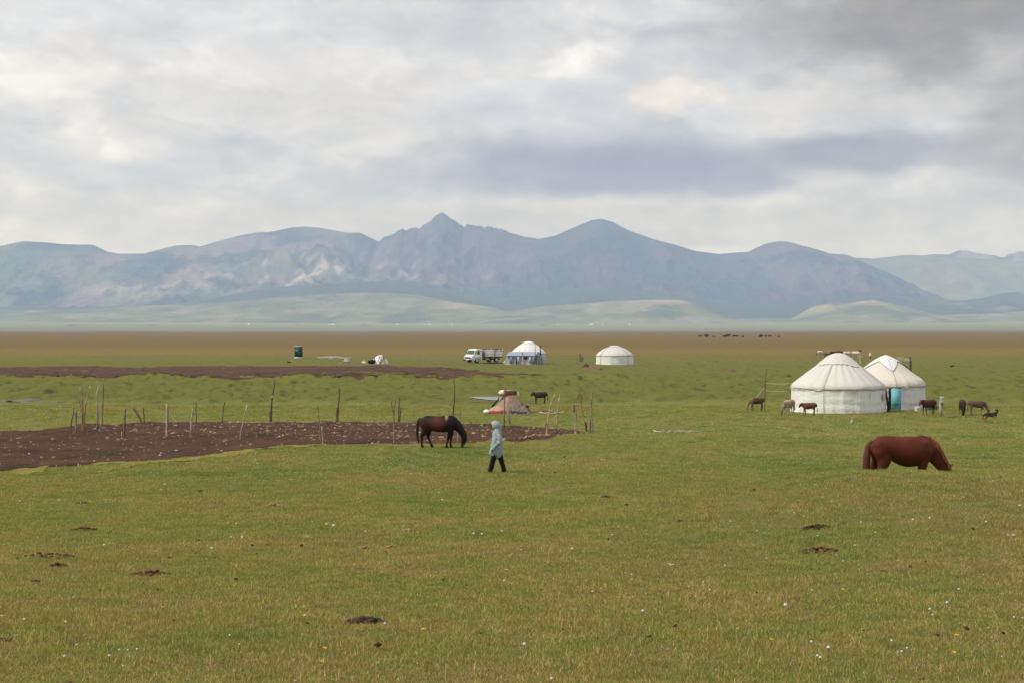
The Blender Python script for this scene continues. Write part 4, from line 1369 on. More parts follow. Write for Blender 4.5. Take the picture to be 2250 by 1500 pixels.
def rope(name, pts, r, mat, parent, sides=5, closed=False):
    V, C, F = [], [], []
    P = np.array(pts, float); n = len(P)
    T = np.roll(P, -1, 0) - np.roll(P, 1, 0) if closed else np.gradient(P, axis=0)
    T /= np.linalg.norm(T, axis=1)[:, None] + 1e-9
    for i in range(n):
        ref = np.array([0, 0, 1.]) if abs(T[i][2]) < .9 else np.array([1., 0, 0])
        s = np.cross(T[i], ref); s /= np.linalg.norm(s); u = np.cross(s, T[i])
        for k in range(sides):
            q = 2 * math.pi * k / sides
            V.append(P[i] + r * (math.cos(q) * s + math.sin(q) * u))
    for i in range(n if closed else n - 1):
        i2 = (i + 1) % n
        for k in range(sides):
            F.append((i * sides + k, i * sides + (k + 1) % sides, i2 * sides + (k + 1) % sides, i2 * sides + k))
    return mesh_np(name, V, np.array(F), mat, parent=parent)


def yurt(label, cx_px, base_px_y, Zc, wall_r, wall_h, roof_prof, mats, seed=1, pleats=0, cap_r=None, cap_mat=None, star=False, skirt=True, rzbase=None, vropes=(), wallfold=1.0, sag=None):
    x = (cx_px - 1125) / FPX * Zc
    g = Vector((x, Zc, rzbase if rzbase is not None else float(H(np.array([x]), np.array([Zc]), small=False)[0])))
    root = empty('yurt', g)
    tag(root, label, 'yurt')
    roof_m, wall_m = mats

    def wd(a, f, r, z):
        vert = cyc(a, 9, 0, seed) * .07 * wallfold + cyc(a, 26, z * .6, seed + 1) * .035 * wallfold
        swag = (0.5 + 0.5 * np.sin(18 * z / wall_h + 8 * cyc(a, 2.2, 0, seed + 2))) * .035 * wallfold * (1 - f)
        flare = (1 - f) ** 6 * .07 * (1 + 3 * cyc(a, 14, 0, seed + 7))
        return vert + swag + flare, np.zeros_like(a)
    # the wall follows the ground at its foot
    revolve('wall', [(wall_r * .995, -.12 + k * (wall_h + .12) / 22) for k in range(23)], wall_m, root, disp=wd, n=180)
    prof = resample(roof_prof, 40)
    ped = lambda a: (0 if not pleats else np.abs(((a * pleats / (2 * np.pi)) % 1) - .5) * 2)

    def rd(a, f, r, z):
        e = (1 - f)
        d = cyc(a, 7, 0, seed + 4) * .05 * e + cyc(a, 22, f * 2, seed + 5) * .03 * e
        d = d + (ped(a) - .5) * .06 * np.clip(math.sin(math.pi * min(f * 1.15, 1)), 0, 1)
        eave = np.exp(-((f - .02) / .05) ** 2)
        return d, -.5 * d * (1 - eave) * 0 + eave * cyc(a, 12, 0, seed + 6) * .09
    revolve('roof', prof, roof_m, root, disp=rd, n=192)
    er = roof_prof[0][0]
    if skirt:
        def sd(a, f, r, z):
            return cyc(a, 10, 0, seed + 11) * .03, -(1 - f) * (.05 + .16 * (cyc(a, 6, 0, seed + 12) + .3))
        revolve('eave_band', [(er * .985, wall_h - .13), (er * .99, wall_h - .05), (er * .985, wall_h + .05)], mats[1], root, disp=sd, n=180)
    a = np.linspace(0, 2 * math.pi, 120, endpoint=False)
    rope('girth_rope', np.stack([(er * 1.0 + .012 + .01 * np.sin(9 * a)) * np.cos(a), (er * 1.0 + .012) * np.sin(a), wall_h + .03 + .03 * cyc(a, 3, 0, seed + 20)], 1), .022, ROPE, root, closed=True)
    # crown cover
    if cap_r:
        pr = [(r, z) for r, z in prof if r <= cap_r * 1.02]
        pr = [(cap_r, float(np.interp(-cap_r, -prof[:, 0], prof[:, 1])))] + pr
        pr = resample(pr, 14)

        def cd(a, f, r, z):
            if star:
                k = 1 - f
                pt = np.abs(((a * 4 / (2 * np.pi)) % 1) - .5) * 2     # four pointed flap
                dr = (pt ** 1.5 * .75 - .25) * cap_r * k
                slope = (np.interp(-(r + dr), -prof[:, 0], prof[:, 1]) - z)
                return dr + .02, slope + .035
            dr = cyc(a, 3, 0, seed + 31) * .25 * (1 - f)
            slope = (np.interp(-(r + dr), -prof[:, 0], prof[:, 1]) - z)
            return dr + .015, slope + .03 + cyc(a, 9, 0, seed + 30) * .02
        revolve('crown_cover', pr, cap_mat or roof_m, root, disp=cd, n=192)
    # ropes down the roof and the wall
    for (ang, top_r, bottom, rr, mt) in vropes:
        pts = []
        for rr_, zz_ in prof[::-1]:
            if rr_ <= top_r: continue
            pts.append(((rr_ + .035) * math.cos(ang), (rr_ + .035) * math.sin(ang), zz_ + .03))
        for z in np.linspace(wall_h, bottom, 8):
            pts.append(((wall_r + .06) * math.cos(ang), (wall_r + .06) * math.sin(ang), z))
        if len(pts) > 2: rope('tie_rope', pts, rr, mt, root)
    return root, g, prof


# large front yurt at the right
sA = FPX / 81.3
pA = [(101.5, 50.5), (103, 54.5), (102, 59), (98, 63.5), (90, 69.5), (70, 85), (58, 94), (47, 102), (38, 109.5), (31, 115.5), (24, 121), (18, 124.5), (9, 128), (1, 129)]
yA, gA, _ = yurt('large white yurt, the front one of the two standing close together at the right', 1841.5, 908, 81.3, 101 / sA, 52.5 / sA, [(r / sA, z / sA) for r, z in pA], (CANVAS, CANVAS_WALL), seed=3, pleats=26, cap_r=46 / sA, rzbase=-0.055,
                 vropes=[(R(-120), 42 / sA, 0.15, .012, ROPE_LIGHT), (R(-35), 50 / sA, .9, .012, ROPE_LIGHT), (R(-80), 200, .25, .006, ROPE_LIGHT)])
# back yurt with the teal door
sB = FPX / 86.2
pB = [(84.0, 52), (85, 56.5), (84, 61), (80, 67), (75, 71.5), (65, 78.5), (55, 85.5), (46, 93.5), (36, 101.5), (27, 108), (18, 113.5), (9, 118), (4, 120.2), (.8, 121)]
yB, gB, prB = yurt('cream roofed yurt with a teal door, partly behind the large white yurt', 1946.5, 903, 86.2, 83 / sB, 54.5 / sB, [(r / sB, z / sB) for r, z in pB], (CANVAS_CREAM, CANVAS_BLUE), seed=8, pleats=0, cap_r=36 / sB, cap_mat=CANVAS_WHITE, star=True,
                   skirt=False, rzbase=-0.24, vropes=[(R(-90), 20 / sB, 1.5, .010, ROPE_LIGHT)])
# yurt behind the tarpaulin hut
sC = FPX / 199.5
pC = [(38, 21), (38.5, 23), (37, 26), (31, 32), (23, 38), (17, 42), (11.5, 46), (7, 48.2), (1, 48.8)]
yC, gC, _ = yurt('small white yurt behind the grey tarpaulin hut, next to the truck', 1161, 799, 199.5, 37.6 / sC, 21.5 / sC, [(r / sC, z / sC) for r, z in pC], (CANVAS_WHITE, CANVAS_BLUE), seed=13, cap_r=15 / sC, rzbase=-0.06, pleats=20)
sD = FPX / 189.5
pD = [(41, 20.5), (41.5, 22), (39.5, 25), (34, 30), (25, 36.5), (17, 39.2), (11, 41.7), (6, 43), (1, 43.4)]
yD, gD, _ = yurt('small white yurt standing alone in the middle distance', 1350.5, 803, 189.5, 41 / sD, 20.8 / sD, [(r / sD, z / sD) for r, z in pD], (CANVAS, CANVAS_WALL), seed=18, cap_r=14 / sD, rzbase=-0.04, pleats=0, vropes=[(R(-142), 12 / sD, .1, .02, ROPE_LIGHT), (R(-50), 20 / sD, .1, .02, ROPE_LIGHT)])


def box_geo(x0, x1, y0, y1, z0, z1):
    V = [(x, y, z) for x in (x0, x1) for y in (y0, y1) for z in (z0, z1)]
    F = [(0, 1, 3, 2), (4, 6, 7, 5), (0, 4, 5, 1), (2, 3, 7, 6), (0, 2, 6, 4), (1, 5, 7, 3)]
    return V, F


def box(name, x0, x1, y0, y1, z0, z1, mat, parent=None, loc=None, bevel=0.0, rot=None):
    import bmesh
    V, F = box_geo(x0, x1, y0, y1, z0, z1)
    o = mesh_np(name, V, np.array(F), mat, parent=parent, smooth=False, loc=loc)
    if bevel:
        bm = bmesh.new(); bm.from_mesh(o.data)
        bmesh.ops.bevel(bm, geom=bm.edges[:], offset=bevel, segments=2, affect='EDGES')
        bm.to_mesh(o.data); bm.free()
    if rot: o.rotation_euler = rot
    return o


def cyl(name, r0, r1, z0, z1, mat, parent=None, loc=None, n=20, cap=True, rot=None):
    V, F = [], []
    for (r, z) in ((r0, z0), (r1, z1)):
        for k in range(n):
            a = 2 * math.pi * k / n
            V.append((r * math.cos(a), r * math.sin(a), z))
    for k in range(n):
        F.append((k, (k + 1) % n, n + (k + 1) % n, n + k))
    if cap:
        F.append(tuple(range(n))[::-1]); F.append(tuple(range(n, 2 * n)))
    o = mesh_np(name, V, F, mat, parent=parent, smooth=False, loc=loc)
    if rot: o.rotation_euler = rot
    return o


# door of the back yurt (faces the viewer)
rB = 84 / sB
def onB(px, y=-rB - .02):
    return (px - 1125) / FPX * (86.2 + y) - (1946.5 - 1125) / FPX * 86.2
zb = lambda py: (903.5 - py) / sB * .975
yd = -rB - .06
door = box('door', onB(1957.5), onB(1979), yd - .05, yd, zb(902.5), zb(850.5), TEAL, yB, bevel=.01)
box('door_rail', onB(1958.5), onB(1978), yd - .075, yd - .052, zb(885.5), zb(884.3), WOOD_DARK, door)
box('door_frame', onB(1953.2), onB(1957.2), yd + .06, yd + .12, zb(903.5), zb(849.5), BLACKM, yB)
box('lintel', onB(1952), onB(1980.5), yd + .05, yd + .13, zb(850.3), zb(848.9), WOOD_DARK, yB)
flap = []
nf = 14
V = []
for k in range(nf):
    for s_ in (0, 1):
        V.append((onB(1947.5 + 4.6 * s_) + .02 * math.sin(k * 2.1), yd + .03 + .07 * math.sin(k * 1.9 + s_), zb(902) + (zb(851) - zb(902)) * k / (nf - 1)))
mesh_np('door_felt', V, np.array([(2 * k, 2 * k + 1, 2 * k + 3, 2 * k + 2) for k in range(nf - 1)]), CANVAS_WHITE, parent=yB)
# waist rope on the back yurt wall, right of the door
a_ = np.linspace(R(-68), R(10), 24)
rope('waist_rope', np.stack([(rB + .09) * np.cos(a_), (rB + .09) * np.sin(a_), zb(884) + .10 * np.linspace(0, 1, 24)], 1), .014, ROPE, yB)
# chimney on the far right of its roof
V, F, C = stick_geo([(0, 0, 0), (0.01, 0, .5), (0.0, 0, 1.0)], 2.3 / sB, 2.2 / sB, (0, 0, 0), (0, 0, 0), 3, sides=12, wob=.001)
stove = mesh_np('stove_pipe', V, F, IRON, parent=yB, loc=(57.5 / sB, .35, (903 - 822) / sB))
cyl('pipe_collar', 6 / sB, 5 / sB, -.05, .04, GREY_LABEL, parent=stove, n=14, rot=(0, R(35), 0), loc=(-.02, 0, .02))
# felt roll and pole at the right side of the front yurt: its own doorway turned away from us
sAf = 101 / sA
make_stick('door_pole', [((1947.5 - 1841.5) / sA, -.55, -.05), ((1944.5 - 1841.5) / sA, -.60, .6), ((1940.5 - 1841.5) / sA, -.45, 1.35)], .085, .045, (0.03, .02, .015), parent=yA, seed=4, wob=.006)
for (px0, px1, py0, py1) in ((1888, 1888.5, 862, 876), (1932, 1932.8, 863, 900),):
    aa = math.asin(max(-1, min(1, (px0 - 1841.5) / 102)))
    pts = [((101.5 / sA + .05) * math.sin(aa), -(101.5 / sA + .05) * math.cos(aa), (908 - py) / sA) for py in np.linspace(py0, py1, 6)]
    rope('tie_rope', pts, .014, ROPE_LIGHT, yA)
# patch sewn on the front wall
aa0, aa1 = math.asin((1921 - 1841.5) / 101), math.asin((1929 - 1841.5) / 101)
V = []; rr = 101 / sA + .075
for zz_ in (879, 864):
    for aa in np.linspace(aa0, aa1, 5):
        V.append((rr * math.sin(aa), -rr * math.cos(aa), (908 - zz_) / sA))
PATCHM = canvas_material('pinkish_patch', (0.52, 0.46, 0.42))
mesh_np('patch', V, np.array([(k, k + 1, k + 6, k + 5) for k in range(4)]), PATCHM, parent=yA)
# low dark gap of earth below the hem of the back yurt
GUY = simple_mat('pale_rope', (0.52, 0.48, 0.36), rough=.9)

# smoke from the chimney: one small closed puff drifting left
def smoke():
    m = bpy.data.materials.new('thin_smoke')
    m.use_nodes = True
    nt = m.node_tree; nt.nodes.clear()
    t = NT(nt)
    o_ = t.n('ShaderNodeOutputMaterial'); v = t.n('ShaderNodeVolumePrincipled')
    v.inputs['Color'].default_value = (.85, .92, .97, 1)
    oc = t.n('ShaderNodeTexCoord').outputs['Object']
    n = t.noise(oc, 3.0, 3.0, .6)
    s3 = t.n('ShaderNodeSeparateXYZ'); t.L.new(oc, s3.inputs[0])
    fade = t.maprange(s3.outputs[0], -1.0, 0.0, .12, 1.0)
    t.L.new(t.math('MULTIPLY', t.maprange(n.outputs['Fac'], .42, .7, 0, 2.6), fade), v.inputs['Density'])
    t.L.new(v.outputs[0], o_.inputs['Volume'])
    V, F = ICO2
    V2 = V.copy(); V2[:, 0] = V2[:, 0] * .58 - .5; V2[:, 1] *= .2; V2[:, 2] = V2[:, 2] * .16 + .06 * V2[:, 0] * -1
    p = at(2003, 789, 86.5)
    o = mesh_np('smoke', V2, F, m, loc=p)
    tag(o, kind='stuff')
smoke()

# bucket by the back yurt
g = ground_at(2016, 903.5)
bk = empty('bucket', g); tag(bk, 'white plastic bucket with lid beside the back yurt wall', 'bucket')
s = FPX / g.y
cyl('body', 5.2 / s, 5.8 / s, 0, 8.6 / s, WHITE_PLASTIC, bk, n=24)
cyl('lid', 6.4 / s, 6.4 / s, 8.6 / s, 10.2 / s, WHITE_PLASTIC, bk, n=24)
lb = []
for z in (2.0, 6.4):
    for a in np.linspace(R(-120), R(-60), 5):
        lb.append((5.75 / s * math.cos(a), 5.75 / s * math.sin(a), z / s))
mesh_np('printed_label', lb, np.array([(k, k + 1, k + 6, k + 5) for k in range(4)]), GREY_LABEL, bk)
rope('handle', [(5.9 / s * math.cos(a), -.02 + 5.9 / s * math.sin(a) * .25 - .1, 8 / s - 4 / s * abs(math.sin(a))) for a in np.linspace(0, -math.pi, 10)], .006, GREY_LABEL, bk)
# dark teal canister behind the calf, and small jug
g = ground_at(2040, 901)
cn = empty('canister', g); tag(cn, 'dark teal canister on the grass behind the calf at the right', 'canister')
TEALD = simple_mat('dark_teal_plastic', (0.03, 0.14, 0.12), rough=.5)
cyl('body', .17, .18, 0, .34, TEALD, cn); cyl('lid', .19, .16, .34, .40, TEALD, cn)
g = ground_at(2026, 899)
jg = empty('jug', g); tag(jg, 'small white jug on the ground right of the bucket', 'jug')
cyl('body', .07, .06, 0, .12, WHITE_PLASTIC, jg, n=14); cyl('spout', .025, .02, .12, .16, WHITE_PLASTIC, jg, n=10)
# door step sheet
mound('door_mat', 1966, 906.5, 34, .03, .28, simple_mat('pale_pink_cloth', (0.46, 0.34, 0.27), var=.2), 'pale pinkish mat on the ground before the teal door', 'mat', seed=3)

# ------------------------------------------------------------------ washstand post
g = ground_at(2067.5, 915)
s = FPX / g.y
ws = empty('washstand', g); tag(ws, 'wooden post with a metal hand washing tank on top, right of the yurts', 'washstand')
GREYWOOD = simple_mat('grey_post_wood', (0.36, 0.31, 0.26), rough=.85, var=.25, vscale=14, bump=.01)
METAL = simple_mat('galvanised_tin', (0.50, 0.52, 0.56), rough=.35, spec=.6, metallic=.6)
box('post', -3.3 / s, 2.6 / s, -.05, .05, -.12, 36 / s, GREYWOOD, ws, bevel=.012)
cyl('tank', 4.2 / s, 4.2 / s, 31 / s, 43 / s, METAL, ws, n=18, loc=(.8 / s, -.12, 0))
cyl('lid', 5.3 / s, 3.2 / s, 43 / s, 45 / s, METAL, ws, n=18, loc=(.8 / s, -.12, 0))
cyl('knob', 1.2 / s, .9 / s, 45 / s, 47.5 / s, IRON, ws, n=10, loc=(.8 / s, -.12, 0))
cyl('tap', .9 / s, .7 / s, 27 / s, 31 / s, IRON, ws, n=10, loc=(1.4 / s, -.14, 0))
box('bracket', -3.0 / s, 4.5 / s, -.14, -.055, 32 / s, 33.4 / s, IRON, ws)
box('soap_dish', 0 / s, 5.0 / s, -.2, -.055, 25.5 / s, 27 / s, IRON, ws)

# small upright stone
g = ground_at(1872, 931)
V, F = ICO2
rs = np.random.RandomState(4)
o = mesh_np('stone', V * np.array([.075, .07, .13]) * rs.uniform(.8, 1.15, (len(V), 1)) + np.array([0, 0, .1]), F, simple_mat('pale_grey_stone', (0.40, 0.38, 0.33), var=.3, vscale=20), loc=g, smooth=False)
tag(o, 'small pale grey stone standing upright in the grass below the yurts', 'stone')

# ------------------------------------------------------------------ aerial poles and guy ropes left of the yurts
def thin_pole(label, pts, r, c, seed):
    g = ground_at(*pts[0]); s = FPX / g.y
    P = [(w.x - g.x, 0, w.z - g.z) for w in (at(x, y, g.y) for x, y in pts)]
    P[0] = (P[0][0], 0, -.2)
    o = make_stick('pole', P, r / s, r / s * .6, c, seed=seed, loc=g, wob=.008)
    tag(o, label, 'pole', 'thin poles left of the large yurt')
    return g
p1 = thin_pole('thin brown pole, left and shorter one of the two beside the grazing calf', [(1677, 884), (1676.7, 850), (1675, 809)], .95, BARK_GREY, 5)
p2 = thin_pole('thin brown pole, right one of the two, nearest the large yurt', [(1679.8, 902), (1681.5, 850), (1683.6, 809)], 1.2, BARK_DARK, 6)
def guy(label, a, b, Za, Zb, r=.008, sagm=.05, cat='rope'):
    A, B = at(*a, Za), at(*b, Zb)
    P = [A.lerp(B, t) + Vector((0, 0, -sagm * 4 * t * (1 - t))) for t in np.linspace(0, 1, 16)]
    P = [p - A for p in P]
    o = rope('guy_rope', P, r, GUY, None); o.location = A
    tag(o, label, cat)
guy('upper pale rope stretched from the thin pole to the yurt roof', (1682, 840.5), (1742, 841), p2.y, 80.5)
guy('lower pale rope stretched from the thin pole to the yurt eave', (1681.5, 856.5), (1740, 857), p2.y, 80.3)
gg = ground_at(1640, 900)
guy('slanting pale rope running from the thin poles down to the grass at the left', (1678, 852), (1640, 900), p1.y, gg.y, sagm=0.0, r=.012)

# light hitching post behind the front yurt
g = ground_at(1890.5, 800); s = FPX / g.y
hp = empty('hitching_post', g); tag(hp, 'tall pale wooden hitching post with a dark top rising behind the large yurt', 'post')
P = [(0, 0, -.2), (.0, 0, 1.0), (.02, 0, 29.5 / s)]
make_stick('pole', P, 2.0 / s, 1.8 / s, (0.42, .30, .22), parent=hp, seed=8, wob=.01)
box('cap', -3.4 / s, 1.8 / s, -.12, .12, 27 / s, 30.5 / s, WOOD_DARK, hp, bevel=.02)

# ------------------------------------------------------------------ tarpaulin hut in front of the middle yurt
def hut():
    Z = 193.5; s = FPX / Z
    g = Vector(((1150 - 1125) / FPX * Z, Z, float(H(np.array([0.]), np.array([Z]), small=False)[0]) - .0))
    gy = 726 + (CAM_Z - g.z) * s
    root = empty('tarpaulin_hut', g); tag(root, 'low hut covered in grey blue tarpaulin in front of the small yurt', 'hut')
    X = lambda px: (px - 1150) / s
    Zz = lambda py: (gy - py) / s
    TARP = canvas_material('grey_blue_tarpaulin', (0.34, 0.40, 0.46), patch=.2)
    TARPR = canvas_material('dull_blue_roof_sheet', (0.27, 0.32, 0.40), patch=.12)
    TARPD = simple_mat('dark_grey_cloth', (0.13, 0.15, 0.17), var=.3)
    rs = np.random.RandomState(6)
    # front wall with folds
    def sheet(name, x0, x1, z0, z1, y, mat, nx=40, nz=8, amp=.07, slant=0.0):
        V = []
        for k in range(nz):
            for i in range(nx):
                u = i / (nx - 1); v = k / (nz - 1)
                xx = x0 + (x1 - x0) * u
                V.append((xx - slant * (1 - v) * (1 - u) ** 3, y + amp * math.sin(u * 31 + v * 3) * (1.1 - v) + rs.uniform(-.02, .02) - .25 * (1 - v) * (1 if slant else .2), z0 + (z1 - z0) * v))
        F = [(k * nx + i, k * nx + i + 1, (k + 1) * nx + i + 1, (k + 1) * nx + i) for k in range(nz - 1) for i in range(nx - 1)]
        return mesh_np(name, V, np.array(F), mat, root)
    sheet('front_wall', X(1114), X(1181), -.08, Zz(779.5), -.9, TARP, slant=.5)
    sheet('side_wall', X(1181.5), X(1199), -.08, Zz(781.5), -.75, TARP, nx=14)
    sheet('back_wall', X(1114), X(1190), -.08, Zz(779), 1.3, TARP, nx=20)
    # gabled roof
    rv = [(X(1111.5), -1.15, Zz(780.5)), (X(1177), -1.15, Zz(780.5)), (X(1119), .1, Zz(772.3)), (X(1182.5), .1, Zz(772.3)), (X(1113), 1.45, Zz(779.5)), (X(1192), 1.45, Zz(779.5))]
    th = .04
    V = rv + [(x, y, z - th) for x, y, z in rv]
    F = [(0, 1, 3, 2), (2, 3, 5, 4), (6, 8, 9, 7), (8, 10, 11, 9), (0, 6, 7, 1), (4, 5, 11, 10), (0, 2, 8, 6), (2, 4, 10, 8), (1, 7, 9, 3), (3, 9, 11, 5)]
    mesh_np('roof', V, F, TARPR, root, smooth=False)
    gv = [(X(1177.5), -1.1, Zz(781)), (X(1189), -.8, Zz(781.5)), (X(1182.6), -.5, Zz(773.5))]
    V = gv + [(x, y + .05, z) for x, y, z in gv]
    mesh_np('gable', V, [(0, 1, 2), (5, 4, 3), (0, 3, 4, 1), (1, 4, 5, 2), (2, 5, 3, 0)], TARPD, root, smooth=False)
    box('window', X(1151), X(1158), -1.06, -1.0, Zz(788), Zz(781.5), simple_mat('brown_window', (0.10, 0.075, 0.065)), root)
    # hanging sheets on the front
    for (x0, x1, c) in ((1137, 1141, (0.5, .55, .6)), (1162, 1167, (.42, .46, .5)), (1170, 1175, (.22, .27, .30)), (1121, 1126, (.2, .24, .33))):
        box('hanging_cloth', X(x0), X(x1), -1.17, -1.12, Zz(797), Zz(783), simple_mat('cloth_%d' % x0, c, var=.2), root, bevel=.02)
    make_stick('side_pole', [(X(1176.5), -1.25, -.1), (X(1176), -1.25, Zz(777)), (X(1175.6), -1.2, Zz(754.5))], .055, .03, (0.14, .14, .14), parent=root, seed=3, wob=.005)
    box('open_door_edge', X(1176.3), X(1178.8), -1.22, -1.15, -.05, Zz(779.5), simple_mat('dark_green_edge', (0.05, .075, .065)), root)
    make_stick('stove_pipe', [(X(1188), .8, Zz(790)), (X(1188), .8, Zz(757.5))], .085, .08, (0.07, .05, .035), parent=root, seed=5, wob=.002)
    make_stick('prop', [(X(1134.5), -1.4, -.1), (X(1134.8), -1.4, Zz(785))], .10, .09, BARK_DARK, parent=root, seed=7)
    make_stick('prop', [(X(1190), -1.1, -.1), (X(1190), -1.1, Zz(784))], .09, .08, BARK_RED, parent=root, seed=9)
hut()
g = ground_at(1151, 804); s = FPX / g.y
P = [(0, 0, -.1)] + [(w.x - g.x, 0, w.z - g.z) for w in (at(x, y, g.y) for x, y in ((1149.5, 790), (1148.8, 780), (1147.5, 772.8)))]
o = make_stick('post', P, 2.2 / s, 1.5 / s, (0.42, .27, .20), (0.4, .36, .32), seed=12, loc=g, wob=.02)
tag(o, 'pale forked wooden post standing in front of the tarpaulin hut', 'post')
V, F = ICO2
g = ground_at(1112, 799.5)
sk = mesh_np('sack', V * np.array([.38, .3, .26]) * np.random.RandomState(5).uniform(.9, 1.1, (len(V), 1)) + np.array([0, 0, .2]), F, WHITE_PLASTIC, loc=g)
tag(sk, 'white sack lying against the left foot of the tarpaulin hut', 'sack')

# ------------------------------------------------------------------ truck
def truck():
    g = ground_at(1034, 798.5)
    Z = g.y; s = FPX / Z
    root = empty('truck', (g.x + 1.75, Z + 1.6, g.z + .02), R(180 + 40), 1.06)       # +X is forward
    tag(root, 'white flatbed truck with slatted cargo sides parked left of the tarpaulin hut', 'truck')
    WP = simple_mat('white_lorry_paint', (0.70, 0.69, 0.65), rough=.4, spec=.4, var=.06)
    BED = simple_mat('pale_grey_boards', (0.74, 0.73, 0.70), rough=.8, var=.2)
    GLASS = simple_mat('truck_glass', (0.06, 0.085, 0.08), rough=.12, spec=.8)
    DARK = simple_mat('truck_black', (0.02, .02, .02), rough=.6)
    TYRE = simple_mat('tyre_rubber', (0.025, .024, .023), rough=.9)
    BRN = simple_mat('brown_boards', (0.20, .14, .10), rough=.85, var=.3)
    W = .86
    # cab: side profile extruded
    prof = [(2.62, .30), (2.66, .62), (2.60, .80), (2.25, 1.02), (1.98, 1.62), (1.78, 1.76), (.92, 1.78), (.86, 1.70), (.86, .30)]
    V = [(x, y, z) for y in (-W, W) for x, z in prof]
    n = len(prof)
    F = [tuple(range(n)), tuple(range(n, 2 * n))[::-1]] + [(k, n + k, n + (k + 1) % n, (k + 1) % n) for k in range(n)]
    import bmesh
    cab = mesh_np('cab', V, F, WP, root, smooth=False)
    bm = bmesh.new(); bm.from_mesh(cab.data); bmesh.ops.recalc_face_normals(bm, faces=bm.faces)
    bmesh.ops.bevel(bm, geom=bm.edges[:], offset=.045, segments=2, affect='EDGES'); bm.to_mesh(cab.data); bm.free()
    def panel(nm, pts, off, mat, par, th=.02):
        P = [Vector(p) for p in pts]
        nr = (P[1] - P[0]).cross(P[2] - P[0]).normalized()
        A = [p + nr * off for p in P]; B = [p + nr * (off - th) for p in P]
        k = len(P)
        return mesh_np(nm, [tuple(p) for p in A + B], [tuple(range(k)), tuple(range(k, 2 * k))[::-1]] + [(i, (i + 1) % k, k + (i + 1) % k, k + i)[::-1] for i in range(k)], mat, par, smooth=False)
    panel('windscreen', [(2.22, -W + .10, 1.07), (2.22, W - .10, 1.07), (1.99, W - .14, 1.60), (1.99, -W + .14, 1.60)], .02, GLASS, root)
    panel('grille', [(2.655, -W + .22, .55), (2.655, W - .22, .55), (2.63, W - .22, .74), (2.63, -W + .22, .74)], .012, DARK, root)
    panel('number_plate', [(2.70, -.28, .34), (2.70, .28, .34), (2.70, .28, .46), (2.70, -.28, .46)], .012, WHITE_PLASTIC, root)
    box('bumper', 2.60, 2.70, -W, W, .26, .44, DARK, root, bevel=.02)
    for sy in (-1, 1):
        panel('headlight', [(2.655, sy * .72 - .09, .56), (2.655, sy * .72 + .09, .56), (2.64, sy * .72 + .09, .72), (2.64, sy * .72 - .09, .72)], .015, METAL, root)
        w_ = [(1.75, sy * W, 1.08), (1.30, sy * W, 1.08), (1.30, sy * W, 1.56), (1.70, sy * W, 1.56)]
        d = box('door', 1.05, 2.02, sy * W - .012, sy * W + .012, .42, 1.06, WP, root, bevel=.008)
        panel('side_window', w_ if sy > 0 else w_[::-1], .012, GLASS, root)
        m_ = box('mirror', 2.02, 2.08, sy * (W + .06) - .05, sy * (W + .06) + .07, 1.18, 1.48, DARK, root, bevel=.01)
    # chassis, bed
    box('chassis', -2.55, 1.0, -.45, .45, .38, .52, DARK, root)
    box('bed_floor', -2.6, .62, -W - .05, W + .05, .62, .72, DARK, root, bevel=.01)
    for sy in (-1, 1):
        y0 = sy * (W + .03)
        for k, (z0, z1) in enumerate(((.74, .98), (1.00, 1.22), (1.24, 1.42), (1.50, 1.60), (1.70, 1.79))):
            box('side_board', -1.2 if k < 3 else -2.55, .58, y0 - .02, y0 + .02, z0, z1, BED if k < 4 else BRN, root, bevel=.005)
            if k < 3: box('side_board', -2.55, -1.24, y0 - .02, y0 + .02, z0, z1, BED, root, bevel=.005)
        for x in (-2.5, -1.9, -1.22, -.6, 0.0, .55):
            box('stake', x - .03, x + .03, y0 + sy * .022, y0 + sy * .06, .72, 1.80, BRN if x in (-1.22, .55) else BED, root)
    for x, m_ in ((.62, BRN), (-2.6, DARK)):
        for k in range(6):
            box('end_board', x - .02, x + .02, -W, W, .74 + .18 * k, .89 + .18 * k, m_, root)
    CARGO = simple_mat('grey_cargo', (0.60, .61, .62), var=.2)
    box('cargo', -2.4, .4, -.7, .7, .73, 1.36, CARGO, root, bevel=.06)
    for sx in (1.75, -1.55):
        for sy in (-1, 1):
            wr = empty('wheel', (sx, sy * (W - .12), .34)); wr.parent = root
            cyl('tyre', .34, .34, -.12, .12, TYRE, wr, n=24, rot=(R(90), 0, 0)); cyl('rim', .19, .19, -.13, .13, METAL, wr, n=18, rot=(R(90), 0, 0))
    box('mudguard', -1.95, -1.15, -W, W, .68, .70, DARK, root)
    box('fuel_tank', -.4, .3, -W + .05, -W + .4, .30, .58, METAL, root, bevel=.03)
    box('fuel_tank', -.4, .3, W - .4, W - .05, .30, .58, METAL, root, bevel=.03)
truck()

